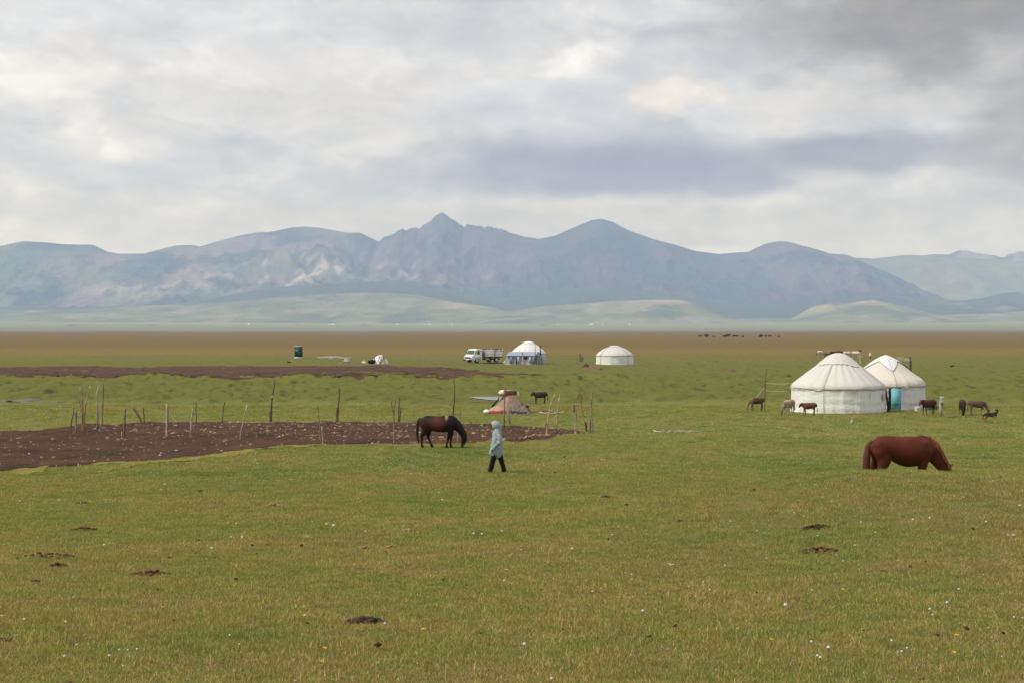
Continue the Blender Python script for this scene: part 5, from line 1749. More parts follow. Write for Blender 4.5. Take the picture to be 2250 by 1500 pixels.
# ------------------------------------------------------------------ toilet cabin
def cabin():
    g = ground_at(656, 787.5); s = FPX / g.y
    root = empty('toilet_cabin', g, R(-14)); tag(root, 'dark green toilet cabin standing alone on the plain at the left', 'toilet cabin')
    GR = simple_mat('dark_green_sheet', (0.018, 0.105, 0.085), rough=.5, spec=.3, var=.15, vscale=2)
    GR2 = simple_mat('darker_green_sheet', (0.012, 0.05, 0.048), rough=.5, spec=.3, var=.15, vscale=2)
    w, d, h = .50, .50, 24.5 / s
    box('base', -w - .03, w + .03, -d - .03, d + .03, -.1, .12, WHITE_PLASTIC, root, bevel=.01)
    body = box('body', -w, w, -d, d, .12, h, GR2, root, bevel=.015)
    box('door', -w + .06, w - .10, -d - .035, -d - .005, .16, h - .08, GR, root, bevel=.008)
    for k in range(9):
        x = -w + .1 + k * .088
        box('door_rib', x, x + .03, -d - .055, -d - .038, .2, h - .12, GR, root)
    box('handle', w - .2, w - .16, -d - .09, -d - .056, .85, 1.0, METAL, root)
    box('vent', -w + .16, w - .3, -d - .065, -d - .057, h - .65, h - .58, METAL, root)
    box('roof', -w - .05, w + .05, -d - .06, d + .05, h, h + .06, WHITE_PLASTIC, root, bevel=.015)
    for k in range(5):
        y = -d + .1 + k * .2
        box('side_rib', w + .002, w + .02, y, y + .04, .15, h - .04, GR2, root)
cabin()

# ------------------------------------------------------------------ heaps of covered goods
def draped(name, label, cat, px, py, wpx, hpx, dm, regions, seed=0, power=1.2, peak=0.0, base=None):
    """cloth thrown over a heap; regions(u, v, n) -> colour"""
    g = ground_at(px, py)
    s = FPX / g.y
    rx, h = wpx / s / 2, hpx / s
    root = empty(name, (g.x, g.y + dm * .8, g.z)); tag(root, label, cat)
    n, k = 72, 26
    r_ = np.linspace(0, 1, k); a = np.linspace(0, 2 * np.pi, n, endpoint=False)
    A, RR = np.meshgrid(a, r_)
    wob = 1 + .14 * cyc(A, 2.4, 0, seed) * 2
    X = RR * np.cos(A) * rx * wob; Y = RR * np.sin(A) * dm * wob
    Zl = h * (1 - RR ** power) ** .9
    Xs = X + peak * (1 - RR)
    Zl = Zl + h * .42 * (fbm(X / .55 + 3, Y / .8 + seed, seed + 3, 3) - .5) * np.clip(1.15 - RR, 0, 1) - .03
    C = regions(X / rx, Y / dm, RR, A)
    F = np.array([(i * n + j, (i + 1) * n + j, (i + 1) * n + (j + 1) % n, i * n + (j + 1) % n) for i in range(k - 1) for j in range(n)])
    return root, g, s, np.stack([Xs.ravel(), Y.ravel(), Zl.ravel()], 1), F, C.reshape(-1, 3)


CLOTHM = attr_mat('old_rug_cloth', rough=.95, bump=.02, bscale=14, var=.28, vscale=16)
def rug_heap():
    g = ground_at(1116, 909); s = FPX / g.y
    root = empty('rug_heap', (g.x, g.y + .95, g.z)); tag(root, 'heap covered with old brown and red rugs behind the corral', 'heap')
    u, v = np.meshgrid(np.linspace(-1, 1, 90), np.linspace(-1, 1, 34))
    hp = np.interp(u, [-1, -.86, -.66, -.42, -.2, -.02, .12, .3, .5, .62, .78, .92, 1], [0, .15, .33, .55, .79, .97, 1.0, .90, .73, .58, .38, .20, 0])
    n = fbm(u * 4 + 3, v * 2.5, 511, 3); n2 = fbm(u * 11, v * 6 + 2, 512, 3)
    z = hp * np.clip(1 - np.abs(v) ** 1.9, 0, 1) ** .8 * (.88 + .28 * n)
    z = z + .10 * np.clip(1 - np.abs(v) ** 4, 0, 1) * (ridged(u * 3.2, v * 2.2 + u, 513, 3) - .45) * (hp > .05)
    X = u * 53 / s + .05 * (n2 - .5); Y = v * 1.15 * (.9 + .3 * (fbm(u * 3, 0 * v, 514, 2) - .5)); Z = z * 38.5 / s - .03
    f = z + .18 * (n - .5)
    C = np.zeros(u.shape + (3,)) + np.array([0.265, 0.185, 0.135])
    C = lerp(C, np.array([0.20, 0.10, 0.09]), sstep(-.02, .06, u + .2 * (n - .5)) * sstep(.60, .66, f) * sstep(.44, .50, n2))
    C = lerp(C, np.array([0.155, 0.135, 0.105]), sstep(.05, .12, u + .15 * (n - .5)) * (1 - sstep(.56, .62, f)))
    C = lerp(C, np.array([0.30, 0.22, 0.15]), sstep(.05, .12, u) * (1 - sstep(.50, .6, f)) * sstep(.55, .62, n2))
    C = lerp(C, np.array([0.035, 0.04, 0.055]), sstep(.0, .1, u) * (1 - sstep(.20, .27, f)) * sstep(.45, .52, n2))
    C = lerp(C, np.array([0.37, 0.265, 0.17]), (1 - sstep(-.08, .0, u)) * (1 - sstep(.36, .42, f)))
    C = lerp(C, np.array([0.24, 0.045, 0.045]), (1 - sstep(-.05, .0, u)) * (1 - sstep(.20, .23, f + .06 * (n2 - .5))))
    nr, na = u.shape
    i = np.arange(nr - 1)[:, None] * na; j = np.arange(na - 1)[None, :]
    F = np.stack([(i + j), (i + j + 1), (i + na + j + 1), (i + na + j)], -1).reshape(-1, 4)
    mesh_np('rug', np.stack([X.ravel(), Y.ravel(), Z.ravel()], 1), F, CLOTHM, root, colors=C.reshape(-1, 3))
    return root, g, s
root, g, s = rug_heap()
V2, F2 = ICO3
rsb = np.random.RandomState(2)
mesh_np('white_bag', V2 * np.array([.19, .22, .13]) * rsb.uniform(.92, 1.08, (len(V2), 1)) + np.array([-47 / s, -.85, .12]), F2, WHITE_PLASTIC, root)
mesh_np('black_sheet', [(-38 / s, .5, .35), (-20 / s, .6, 33 / s), (-17 / s, .6, 35 / s), (-33 / s, .5, .30), (-38 / s, .54, .35), (-20 / s, .64, 33 / s), (-17 / s, .64, 35 / s), (-33 / s, .54, .30)], [(0, 1, 2, 3), (7, 6, 5, 4), (0, 4, 5, 1), (1, 5, 6, 2), (2, 6, 7, 3), (3, 7, 4, 0)], BLACKM, root, smooth=False)
mesh_np('black_bag', V2 * np.array([.22, .2, .10]) * rsb.uniform(.9, 1.1, (len(V2), 1)) + np.array([38 / s, -.05, .36]), F2, BLACKM, root)
mound('peat_heap', 1190, 906, 62, .16, .7, DUNG_RED, 'low reddish brown heap tapering off right of the rug heap', 'heap', seed=5)
mound('dung_heap', 1210, 905, 14, .14, .2, simple_mat('tan_lump', (.30, .19, .15), var=.3, vscale=9), 'small tan lump at the end of the low reddish heap', 'dung', seed=6)

def tarp_regions(u, v, r, a):
    n2 = fbm(u * 6, r * 5, 602, 3)
    C = np.zeros(u.shape + (3,)) + np.array([0.62, 0.62, 0.66])
    C = lerp(C, np.array([0.42, 0.37, 0.27]), sstep(-.15, .0, u) * (1 - sstep(.62, .70, u)) * sstep(.35, .48, r) * sstep(.42, .5, n2 + .08))
    C = lerp(C, np.array([0.12, 0.12, 0.12]), sstep(.60, .68, n2))
    return C
root, g, s, V, F, C = draped('tarp_heap', 'heap under a white tarpaulin on the plain between cabin and truck', 'heap', 834, 800.5, 40, 21, 1.5, tarp_regions, seed=9, power=2.0)
mesh_np('tarpaulin', V, F, CLOTHM, root, colors=C)
mesh_np('black_bag', V2 * np.array([.55, .4, .28]) * rsb.uniform(.85, 1.15, (len(V2), 1)) + np.array([-17 / s, -1.0, .25]), F2, BLACKM, root)
mound('rubble', 772, 798.5, 62, .38, 1.0, simple_mat('brown_rubble', (0.14, .09, .07), var=.5, vscale=3), 'low line of brown rubble left of the white tarpaulin heap', 'rubble', seed=11)
mound('rubble', 762, 797, 16, .62, .5, simple_mat('pale_rubble', (0.36, .32, .26), var=.3, vscale=3), 'pale lump on top of the brown rubble line', 'rubble', seed=12)
mound('rubble', 800, 798, 12, .35, .5, simple_mat('pale_rubble_b', (0.45, .43, .38), var=.3, vscale=3), 'small white lump at the right end of the rubble line', 'rubble', seed=13)
mound('soil_mound', 1303, 811.5, 48, .38, 1.6, RED, 'reddish mound of dug earth left of the lone small yurt', 'mound', seed=15)
mound('soil_mound', 1287, 806, 16, .5, .8, simple_mat('dark_dug_earth', (0.06, .03, .022), var=.4, vscale=3), 'dark hollow edge of dug earth at the top of the reddish mound', 'mound', seed=16)
mound('soil_mound', 1320, 813.5, 7, .25, .4, DUNG_DARK, 'tiny dark clod on the right foot of the reddish mound', 'clod', seed=17)
mound('soil_mound', 1608, 816.5, 20, .34, .8, simple_mat('old_brown_heap', (0.13, .085, .07), var=.4, vscale=4), 'old brown heap in the grass left of the large yurts', 'mound', seed=18)
mound('grass_mound', 1560, 797, 44, .45, 1.8, simple_mat('mound_turf', (0.10, .125, .03), var=.3, vscale=3), 'low green grass mound beyond the old brown heap', 'mound', seed=19)
mound('stone', 1397, 802.5, 8, .22, .4, simple_mat('tan_stone', (0.42, .28, .18), var=.2), 'tan stone beside the right foot of the lone small yurt', 'stone', seed=20)
mound('stone', 1269, 799.5, 7, .18, .3, DUNG_RED, 'small dark red lump left of the barrel on the post', 'stone', seed=22)
g = ground_at(1276, 795)
bo = empty('barrel_post', g); tag(bo, 'short dark post with a grey barrel hung on it, left of the lone yurt', 'barrel')
make_stick('pole', [(-.08, 0, -.1), (-.1, 0, 1.22)], .09, .07, BARK_DARK, parent=bo, seed=3)
cyl('barrel', .17, .19, .08, .72, simple_mat('grey_blue_barrel', (.13, .16, .18)), bo, n=18, loc=(.13, -.1, 0))

# ------------------------------------------------------------------ animals and people: one continuous body each
def chain_geo(st, n=28):
    """st: list of (x, y, z, a, b): closed tube through stations, a = in-plane radius, b = sideways radius"""
    S = np.array(st, float)
    seg = np.r_[0, np.cumsum(np.linalg.norm(np.diff(S[:, :3], axis=0), axis=1))]
    L = seg[-1]
    m = max(6, int(L / (0.35 * S[:, 3:].mean())) + 1)
    t = np.linspace(0, L, m)
    Q = np.stack([np.interp(t, seg, S[:, k]) for k in range(5)], 1)
    for _ in range(1):
        Q[1:-1] = .25 * Q[:-2] + .5 * Q[1:-1] + .25 * Q[2:]
    T = np.gradient(Q[:, :3], axis=0); T /= np.linalg.norm(T, axis=1)[:, None]
    rows = []
    def frame(tv):
        ref = np.array([0, 1., 0]) if abs(tv[1]) < .75 else np.array([0, 0, 1.])
        if abs(tv[1]) < .75:
            s_ = ref - tv * np.dot(ref, tv); s_ /= np.linalg.norm(s_); n_ = np.cross(s_, tv)
            return n_, s_
        s_ = np.cross(tv, ref); s_ /= np.linalg.norm(s_); n_ = np.cross(s_, tv)
        return n_, s_
    def ring(c, tv, a, b):
        n_, s_ = frame(tv)
        th = np.linspace(0, 2 * np.pi, n, endpoint=False)
        return c + a * np.cos(th)[:, None] * n_ + b * np.sin(th)[:, None] * s_
    r0 = min(Q[0, 3], Q[0, 4]); r1 = min(Q[-1, 3], Q[-1, 4])
    for f in (.95, .7, .35):
        k = math.sqrt(1 - f * f); rows.append(ring(Q[0, :3] - T[0] * r0 * f, T[0], Q[0, 3] * k, Q[0, 4] * k))
    for i in range(m): rows.append(ring(Q[i, :3], T[i], Q[i, 3], Q[i, 4]))
    for f in (.35, .7, .95):
        k = math.sqrt(1 - f * f); rows.append(ring(Q[-1, :3] + T[-1] * r1 * f, T[-1], Q[-1, 3] * k, Q[-1, 4] * k))
    V = np.concatenate(rows); R_ = len(rows); F = []
    for i in range(R_ - 1):
        for j in range(n):
            F.append((i * n + j, i * n + (j + 1) % n, (i + 1) * n + (j + 1) % n, (i + 1) * n + j))
    F.append(tuple(range(n))[::-1]); F.append(tuple((R_ - 1) * n + j for j in range(n)))
    return V, F


def organic(name, chains, voxel, mat, colf=None, parent=None, smooth_it=4, sf=.5, wrinkle=None):
    V, F = [], []
    for st in chains:
        v, f = chain_geo(st)
        b = len(V) and sum(len(x) for x in V)
        F += [tuple(k + b for k in q) for q in f]; V.append(v)
    V = np.concatenate(V)
    o = mesh_np('tmp_body', V, F, None)
    md = o.modifiers.new('r', 'REMESH'); md.mode = 'VOXEL'; md.voxel_size = voxel; md.use_smooth_shade = True
    if smooth_it:
        sm = o.modifiers.new('s', 'SMOOTH'); sm.iterations = smooth_it; sm.factor = sf
    dg = bpy.context.evaluated_depsgraph_get()
    me = bpy.data.meshes.new_from_object(o.evaluated_get(dg))
    bpy.data.objects.remove(o)
    me.name = name
    n = len(me.vertices); co = np.zeros(n * 3); me.vertices.foreach_get('co', co); co = co.reshape(-1, 3)
    if wrinkle:
        am, fx, fz, sd_ = wrinkle
        no = np.zeros(n * 3); me.vertices.foreach_get('normal', no); no = no.reshape(-1, 3)
        ang = np.arctan2(co[:, 1], co[:, 0]) * .12
        w_ = ridged(ang * fx + co[:, 0] * fx * .5, co[:, 2] * fz + co[:, 0] * fz * .6, sd_, 3) - .5
        co = co + no * (am * w_)[:, None]
        me.vertices.foreach_set('co', co.ravel())
    if colf is not None:
        C = np.ones((n, 4), np.float32); C[:, :3] = colf(co)
        a = me.color_attributes.new('col', 'FLOAT_COLOR', 'POINT'); a.data.foreach_set('color', C.ravel())
    me.materials.clear(); me.materials.append(mat)
    me.polygons.foreach_set('use_smooth', np.ones(len(me.polygons), bool))
    r = bpy.data.objects.new(name, me); col.objects.link(r)
    if parent is not None: r.parent = parent
    return r


def fur(name, spec=.25, rough=.55, var=.18):
    m = attr_mat(name, rough=rough, bump=.003, bscale=60, var=var, vscale=3.5, spec=spec)
    return m


COAT = fur('horse_coat', spec=.12, rough=.62)
CALFM = fur('calf_coat', spec=.15, rough=.8, var=.25)
HAIR = attr_mat('mane_hair', rough=.6, bump=.01, bscale=70, var=.35, vscale=40)


def cmix(C, c, w):
    return C * (1 - w[:, None]) + np.array(c) * w[:, None]


def leg(pts, y, hoof=.05, r=None, kx=1.0):
    """pts: (x, z, ra, rb)"""
    st = [(x, y * (1.0 if k else .8), z, a * (1.0 if k < 2 else 1.22), b * (1.0 if k < 2 else 1.25)) for k, (x, z, a, b) in enumerate(pts)]
    return st


def horse(name, label, coat, dark, group=None, voxel=.022, belly=0.0, legs='walk', head='graze', maneC=None, face=None, blaze=None, tailC=None, grp_cat='horse', tw=.6, body=None):
    root = empty(name, (0, 0, 0)); tag(root, label, grp_cat, group)
    bl = belly
    body = body or [(-.03, 0, 1.02, .12, .10), (.04, 0, 1.03, .20, .18), (.18, 0, 1.03, .255, .245), (.36, 0, 1.01, .285 + bl * .3, .27), (.58, 0, .955 - bl * .6, .32 + bl, .30 + bl * .8), (.80, 0, .935 - bl * .8, .335 + bl, .315 + bl),
            (1.00, 0, .95 - bl * .4, .335 + bl * .5, .29 + bl * .5), (1.17, 0, .975, .325, .25), (1.30, 0, .96, .27, .20), (1.40, 0, .93, .17, .13)]
    wither = [(1.02, 0, 1.18, .10, .06), (1.17, 0, 1.20, .115, .07), (1.32, 0, 1.14, .12, .07)]
    hips = [(.10, 0, 1.16, .07, .10), (.26, 0, 1.215, .085, .13), (.40, 0, 1.19, .08, .12)]
    if head == 'graze':
        neck = [(1.22, 0, 1.02, .25, .13), (1.38, 0, .93, .20, .115), (1.53, 0, .77, .16, .095), (1.65, 0, .60, .125, .08), (1.715, 0, .47, .115, .075)]
        hd = [(1.735, 0, .48, .10, .08), (1.735, 0, .36, .125, .088), (1.70, 0, .22, .095, .062), (1.655, 0, .10, .07, .052), (1.63, 0, .03, .06, .052)]
        ears = [[(1.80, sy * .045, .52, .022, .03), (1.85, sy * .07, .555, .018, .024), (1.885, sy * .08, .57, .006, .008)] for sy in (-1, 1)]
    elif head == 'low':
        neck = [(1.22, 0, 1.03, .26, .14), (1.38, 0, .95, .225, .13), (1.50, 0, .80, .185, .11), (1.62, 0, .64, .15, .095), (1.72, 0, .50, .13, .085)]
        hd = [(1.74, 0, .50, .11, .085), (1.81, 0, .40, .125, .09), (1.87, 0, .28, .09, .065), (1.92, 0, .16, .065, .055), (1.95, 0, .09, .058, .052)]
        ears = [[(1.80, sy * .05, .60, .022, .03), (1.86, sy * .07, .65, .018, .024), (1.90, sy * .08, .68, .006, .008)] for sy in (-1, 1)]
    else:
        neck = [(1.2, 0, 1.05, .24, .13), (1.36, 0, 1.15, .17, .11), (1.50, 0, 1.28, .13, .09), (1.60, 0, 1.38, .11, .08)]
        hd = [(1.60, 0, 1.40, .10, .08), (1.70, 0, 1.34, .11, .08), (1.82, 0, 1.24, .085, .06), (1.93, 0, 1.16, .06, .05)]
        ears = [[(1.57, sy * .045, 1.48, .022, .03), (1.57, sy * .06, 1.55, .018, .024), (1.57, sy * .065, 1.59, .006, .008)] for sy in (-1, 1)]
    if legs == 'walk':
        H1 = [(.14, .98, .20, .12), (.20, .78, .165, .10), (.13, .60, .085, .06), (.035, .48, .062, .045), (.045, .36, .038, .032), (.04, .16, .034, .03), (.05, .10, .043, .038), (.075, .035, .052, .048)]
        H2 = [(.20, .95, .19, .12), (.32, .76, .14, .09), (.30, .60, .085, .06), (.255, .47, .062, .045), (.30, .34, .038, .032), (.375, .16, .034, .03), (.40, .10, .043, .038), (.445, .035, .052, .048)]
        F1 = [(1.18, .90, .15, .09), (1.18, .70, .10, .075), (1.15, .55, .062, .05), (1.11, .40, .05, .042), (1.08, .28, .035, .03), (1.04, .14, .034, .03), (1.035, .09, .042, .038), (1.05, .03, .052, .048)]
        F2 = [(1.20, .90, .14, .09), (1.22, .70, .095, .07), (1.215, .55, .06, .05), (1.20, .40, .05, .042), (1.19, .28, .035, .03), (1.17, .14, .034, .03), (1.175, .09, .042, .038), (1.20, .03, .052, .048)]
    else:
        H1 = [(.14, .98, .20, .12), (.22, .78, .175, .11), (.17, .60, .10, .07), (.10, .48, .068, .05), (.11, .36, .042, .035), (.12, .16, .036, .03), (.13, .10, .043, .038), (.155, .035, .052, .048)]
        H2 = [(.14, .98, .20, .12), (.16, .78, .165, .10), (.08, .60, .09, .06), (-.02, .48, .062, .045), (-.02, .36, .04, .032), (-.03, .16, .034, .03), (-.02, .10, .043, .038), (.01, .035, .052, .048)]
        F1 = [(1.16, .90, .15, .09), (1.15, .70, .11, .08), (1.13, .55, .072, .06), (1.12, .40, .052, .045), (1.12, .28, .037, .032), (1.12, .14, .034, .03), (1.12, .09, .042, .038), (1.14, .03, .052, .048)]
        F2 = [(1.18, .90, .14, .09), (1.19, .70, .10, .08), (1.18, .55, .066, .05), (1.17, .40, .05, .042), (1.17, .28, .035, .03), (1.17, .14, .034, .03), (1.17, .09, .042, .038), (1.19, .03, .052, .048)]
    muscle = [[(1.13, sy * .17, 1.12, .10, .07), (1.21, sy * .185, .93, .13, .075), (1.19, sy * .15, .76, .10, .06)] for sy in (-1, 1)] + \
        [[(.10, sy * .13, 1.10, .12, .10), (.13, sy * .165, .95, .15, .09), (.20, sy * .15, .78, .12, .07)] for sy in (-1, 1)]
    chains = [body, wither, hips, neck, hd] + muscle + ears + [leg(H1, -.13), leg(H2, .13), leg(F1, -.12), leg(F2, .12)]
    def cf(P):
        x, y, z = P.T
        n = fbm(x * 3 + 5, z * 3 + y, 700, 3)
        C = np.zeros((len(P), 3)) + np.array(coat)
        if dark is not None:
            flank = np.exp(-(((x - .66) / .36) ** 2 + ((z - .95) / .30) ** 2) ** 1.5)
            quarter = .55 * np.exp(-(((x - .10) / .13) ** 2 + ((z - 1.0) / .17) ** 2))
            w = np.clip(1 - flank - quarter + .3 * (n - .5), 0, 1)
            C = cmix(C, dark, w)
        C = cmix(C, np.array(coat if dark is None else dark) * .6, (1 - sstep(.05, .09, z)) * .8)
        if face is not None:
            hx = hd[-1][0]; hz = hd[-1][2]
            C = cmix(C, face, np.clip(np.exp(-(((x - hx) / .10) ** 2 + ((z - hz) / .13) ** 2)) * 1.1, 0, 1) * .85)
        if blaze is not None:
            C = cmix(C, blaze, np.clip(np.exp(-(((x - 1.02 - .10 * (n - .5)) / .045) ** 2) - ((z - 1.26) / .11) ** 2) * 1.2 * (.4 + n), 0, .75))
        return C
    b = organic('body', chains, voxel, COAT, cf, root, smooth_it=9 if voxel < .03 else 2)
    eyeM = BLACKM
    ex, ez = (hd[1][0] + .045, hd[1][2] + .03) if head != 'up' else (1.68, 1.38)
    for sy in (-1, 1):
        V, F = ICO1
        mesh_np('eye', V * .018 + np.array([ex, sy * .078, ez]), F, eyeM, root)
    # mane: strands hanging from the crest
    V, F, C = [], [], []
    rs = np.random.RandomState(11)
    mc = np.array(maneC if maneC is not None else (.012, .010, .010))
    cr = [(s_[0], s_[2], s_[3]) for s_ in [(1.20, 0, 1.10, .20)] + [(q[0], 0, q[2], q[3]) for q in neck[1:]]]
    for k in range(170):
        u = rs.rand() * (len(cr) - 1.001); i = int(u); f = u - i
        x = cr[i][0] * (1 - f) + cr[i + 1][0] * f; z = cr[i][1] * (1 - f) + cr[i + 1][1] * f; r = cr[i][2] * (1 - f) + cr[i + 1][2] * f
        dx, dz = cr[i + 1][0] - cr[i][0], cr[i + 1][1] - cr[i][1]; L = math.hypot(dx, dz); nx, nz = -dz / L, dx / L
        if nz < 0 and head != 'up': nx, nz = -nx, -nz
        if head == 'up': nx, nz = -abs(nx), abs(nz)
        x0, z0 = x + nx * r * .93, z + nz * r * .93
        side = -1 if rs.rand() < .6 else 1
        l = rs.uniform(.10, .20); w = .008
        q = len(V)
        c = mc * rs.uniform(.6, 1.6)
        for t_, off in ((0, 0.0), (.5, .05), (1, .10)):
            yy = side * (.01 + off * .85 + .02 * (t_ > 0)); zz = z0 + nz * .025 * (1 - t_) * 2 - l * t_ * .8; xx = x0 + nx * .02 + rs.uniform(-.01, .01)
            V += [(xx - w, yy, zz), (xx + w, yy, zz)]; C += [c, c]
        F += [(q, q + 1, q + 3, q + 2), (q + 2, q + 3, q + 5, q + 4)]
    mesh_np('mane', V, np.array(F), HAIR, root, colors=np.array(C))
    tc = np.array(tailC if tailC is not None else mc)
    tl = [[(-.05, 0, 1.16, .05, .045), (-.12, 0, 1.06, .075 * tw, .06), (-.12 - .045 * tw, -.02, .82, .095 * tw, .07), (-.12 - .055 * tw, -.02, .55, .095 * tw, .07), (-.11 - .03 * tw, -.02, .34, .07 * tw, .05), (-.09, -.02, .20, .02, .02)]]
    organic('tail', tl, .018 if voxel < .03 else voxel, HAIR, lambda P: np.tile(tc, (len(P), 1)) * (.8 + .5 * fbm(P[:, 0] * 60, P[:, 2] * 6, 3, 2))[:, None], root, smooth_it=2)
    return root


def place(root, px, py, x_anchor, scale=1.0, yaw=0.0, z=None):
    g = ground_at(px, py)
    root.scale = (scale,) * 3
    root.rotation_euler = (0, 0, yaw)
    off = Matrix.Rotation(yaw, 3, 'Z') @ Vector((x_anchor * scale, 0, 0))
    root.location = (g.x - off.x, g.y - off.y, g.z if z is None else z)
    return g


h1 = horse('horse', 'black and bay horse grazing beside the walking person, in front of the corral dirt', (0.105, 0.030, 0.018), (0.013, 0.010, 0.011), legs='walk', face=(.16, .08, .035), blaze=(.34, .27, .17))
place(h1, 965, 983.5, .80, scale=.985, yaw=R(-3))
h1.location.x = float(at(922, 0, h1.location.y).x + .06)
h2 = horse('horse', 'stout chestnut horse grazing behind the grassy mound at the right', (0.088, 0.022, 0.0105), None, legs='stand', head='low', belly=.012, maneC=(.17, .055, .022), tailC=(.085, .030, .018), voxel=.02, tw=.95,
           body=[(-.03, 0, 1.02, .12, .10), (.04, 0, 1.04, .20, .18), (.18, 0, 1.05, .25, .245), (.34, 0, 1.06, .245, .26), (.48, 0, 1.02, .275, .29), (.64, 0, .965, .325, .32), (.82, 0, .93, .355, .335),
                 (1.00, 0, .945, .335, .31), (1.16, 0, .985, .29, .26), (1.30, 0, .985, .235, .21), (1.40, 0, .94, .16, .14)])
Zc2 = 33.7
h2.scale = (1.02, 1.04, 1.06); h2.rotation_euler = (0, 0, R(4))
x2 = (1919 - 1125) / FPX * Zc2
h2.location = (x2, Zc2, float(H(np.array([x2 + .8]), np.array([Zc2]))[0]) + .02)

FARH = 'horses standing beyond the large yurt'
def far_horse(label, px, py, hpx, coat, dark, head, yaw, face=None):
    h = horse('horse', label, coat, dark, FARH, voxel=.032, head=head, legs='stand', face=face)
    g = ground_at(px, py)
    place(h, px, py, .7, scale=hpx * g.y / FPX / (1.3 if head == 'graze' else 1.32), yaw=yaw)
far_horse('white horse with a dark head, leftmost of those beyond the large yurt', 1802, 784.5, 14.5, (.55, .52, .48), None, 'low', R(25), face=(.04, .04, .045))
far_horse('small brown foal between the white and the dark horses beyond the large yurt', 1819, 785, 11, (.16, .07, .035), None, 'graze', R(-25))
far_horse('dark brown horse, left one of two just above the top of the large yurt', 1833, 786, 15, (.07, .04, .025), None, 'graze', R(10))
far_horse('nearly black horse, right one of two just above the top of the large yurt', 1843, 786, 15.5, (.03, .02, .016), None, 'graze', R(165))
far_horse('cream white horse right of the top of the large yurt, head down', 1861, 788, 16, (.56, .51, .43), None, 'graze', R(15))
far_horse('cream white horse with a dark head beside the hitching post', 1880, 787, 16, (.58, .54, .48), None, 'low', R(-12), face=(.05, .04, .04))


def calf(label, coat, belly_c, leg_c, pose, px, py, hpx, yaw, anchor=.4, patches=None, group='calves grazing round the camp', voxel=.022, headc=None, headturn=0.0, name='calf'):
    root = empty(name, (0, 0, 0)); tag(root, label, 'calf', group)
    body = [(0.0, 0, .60, .11, .09), (.08, 0, .60, .155, .125), (.25, 0, .575, .178, .15), (.45, 0, .56, .19, .16), (.60, 0, .565, .182, .14), (.70, 0, .59, .14, .10), (.76, 0, .59, .09, .07)]
    hump = [(.04, 0, .70, .05, .06), (.10, 0, .71, .05, .06), (.56, 0, .705, .045, .05), (.66, 0, .70, .04, .045)]
    if pose == 'graze':
        neck = [(.66, 0, .61, .12, .075), (.78, 0, .50, .095, .065), (.87, headturn * .3, .36, .075, .055), (.91, headturn * .6, .26, .07, .055)]
        hd = [(.92, headturn * .6, .26, .072, .065), (.93, headturn * .8, .17, .065, .055), (.925, headturn, .08, .048, .045), (.92, headturn, .04, .042, .042)]
        er = (.93, .30)
    else:
        neck = [(.64, 0, .61, .135, .08), (.74, 0, .635, .115, .07), (.81, headturn * .3, .65, .095, .06)]
        hd = [(.82, headturn * .3, .665, .085, .07), (.875, headturn * .7, .61, .08, .065), (.92, headturn, .54, .058, .052), (.94, headturn, .50, .05, .05)]
        er = (.80, .73)
    ears = [[(er[0], headturn * .5 + sy * .06, er[1], .02, .02), (er[0] - .01, headturn * .5 + sy * .13, er[1] + .005, .03, .012), (er[0] - .01, headturn * .5 + sy * .165, er[1], .012, .006)] for sy in (-1, 1)]
    def lg(x, dx, y, rear):
        if rear: return [(x + .03, y * .8, .60, .12, .07), (x + .05, y, .46, .075, .05), (x - .01 + dx * .4, y, .31, .040, .034), (x - .02 + dx, y, .27, .038, .033), (x + dx, y, .14, .028, .026), (x + dx, y, .07, .032, .028), (x + .015 + dx, y, .02, .03, .027)]
        return [(x, y * .8, .58, .09, .06), (x, y, .44, .05, .042), (x + dx * .5, y, .29, .038, .034), (x + dx, y, .16, .027, .025), (x + dx, y, .07, .031, .028), (x + .012 + dx, y, .02, .03, .027)]
    chains = [body, hump, neck, hd] + ears + [lg(.07, 0, -.085, True), lg(.07, .07, .085, True), lg(.64, .02, -.075, False), lg(.64, -.05, .075, False)]
    ground = sum(len(c) for c in chains)
    def cf(P):
        x, y, z = P.T
        n = fbm(x * 7 + 3, z * 7 + y * 5, 710, 3)
        C = np.zeros((len(P), 3)) + np.array(coat)
        C = cmix(C, belly_c, (1 - sstep(.42, .52, z)) * (1 - sstep(.85, .95, x)) * .8)
        C = cmix(C, leg_c, (1 - sstep(.22, .36, z + .1 * (n - .5))) * (1 - sstep(.80, .88, x)))
        if headc is not None: C = cmix(C, headc, sstep(.84, .92, x + .05 * (n - .5)))
        if patches is not None: C = patches(C, x, y, z, n)
        return C
    organic('body', chains, voxel, CALFM, cf, root, smooth_it=2)
    tail = [[(-.03, 0, .70, .022, .02), (-.08, 0, .60, .017, .015), (-.09, 0, .40, .014, .013), (-.085, 0, .28, .028, .024), (-.08, 0, .20, .01, .01)]]
    organic('tail', tail, .012, CALFM, lambda P: np.tile(np.array(leg_c if sum(leg_c) < sum(coat) else coat), (len(P), 1)), root, smooth_it=1)
    for sy in (-1, 1):
        V, F = ICO1
        mesh_np('eye', V * .013 + np.array([hd[0][0] + .035, headturn * .6 + sy * .062, hd[0][2] - .0]), F, BLACKM, root)
    g = ground_at(px, py)
    place(root, px, py, anchor, scale=hpx * g.y / FPX / .76, yaw=yaw)
    return root


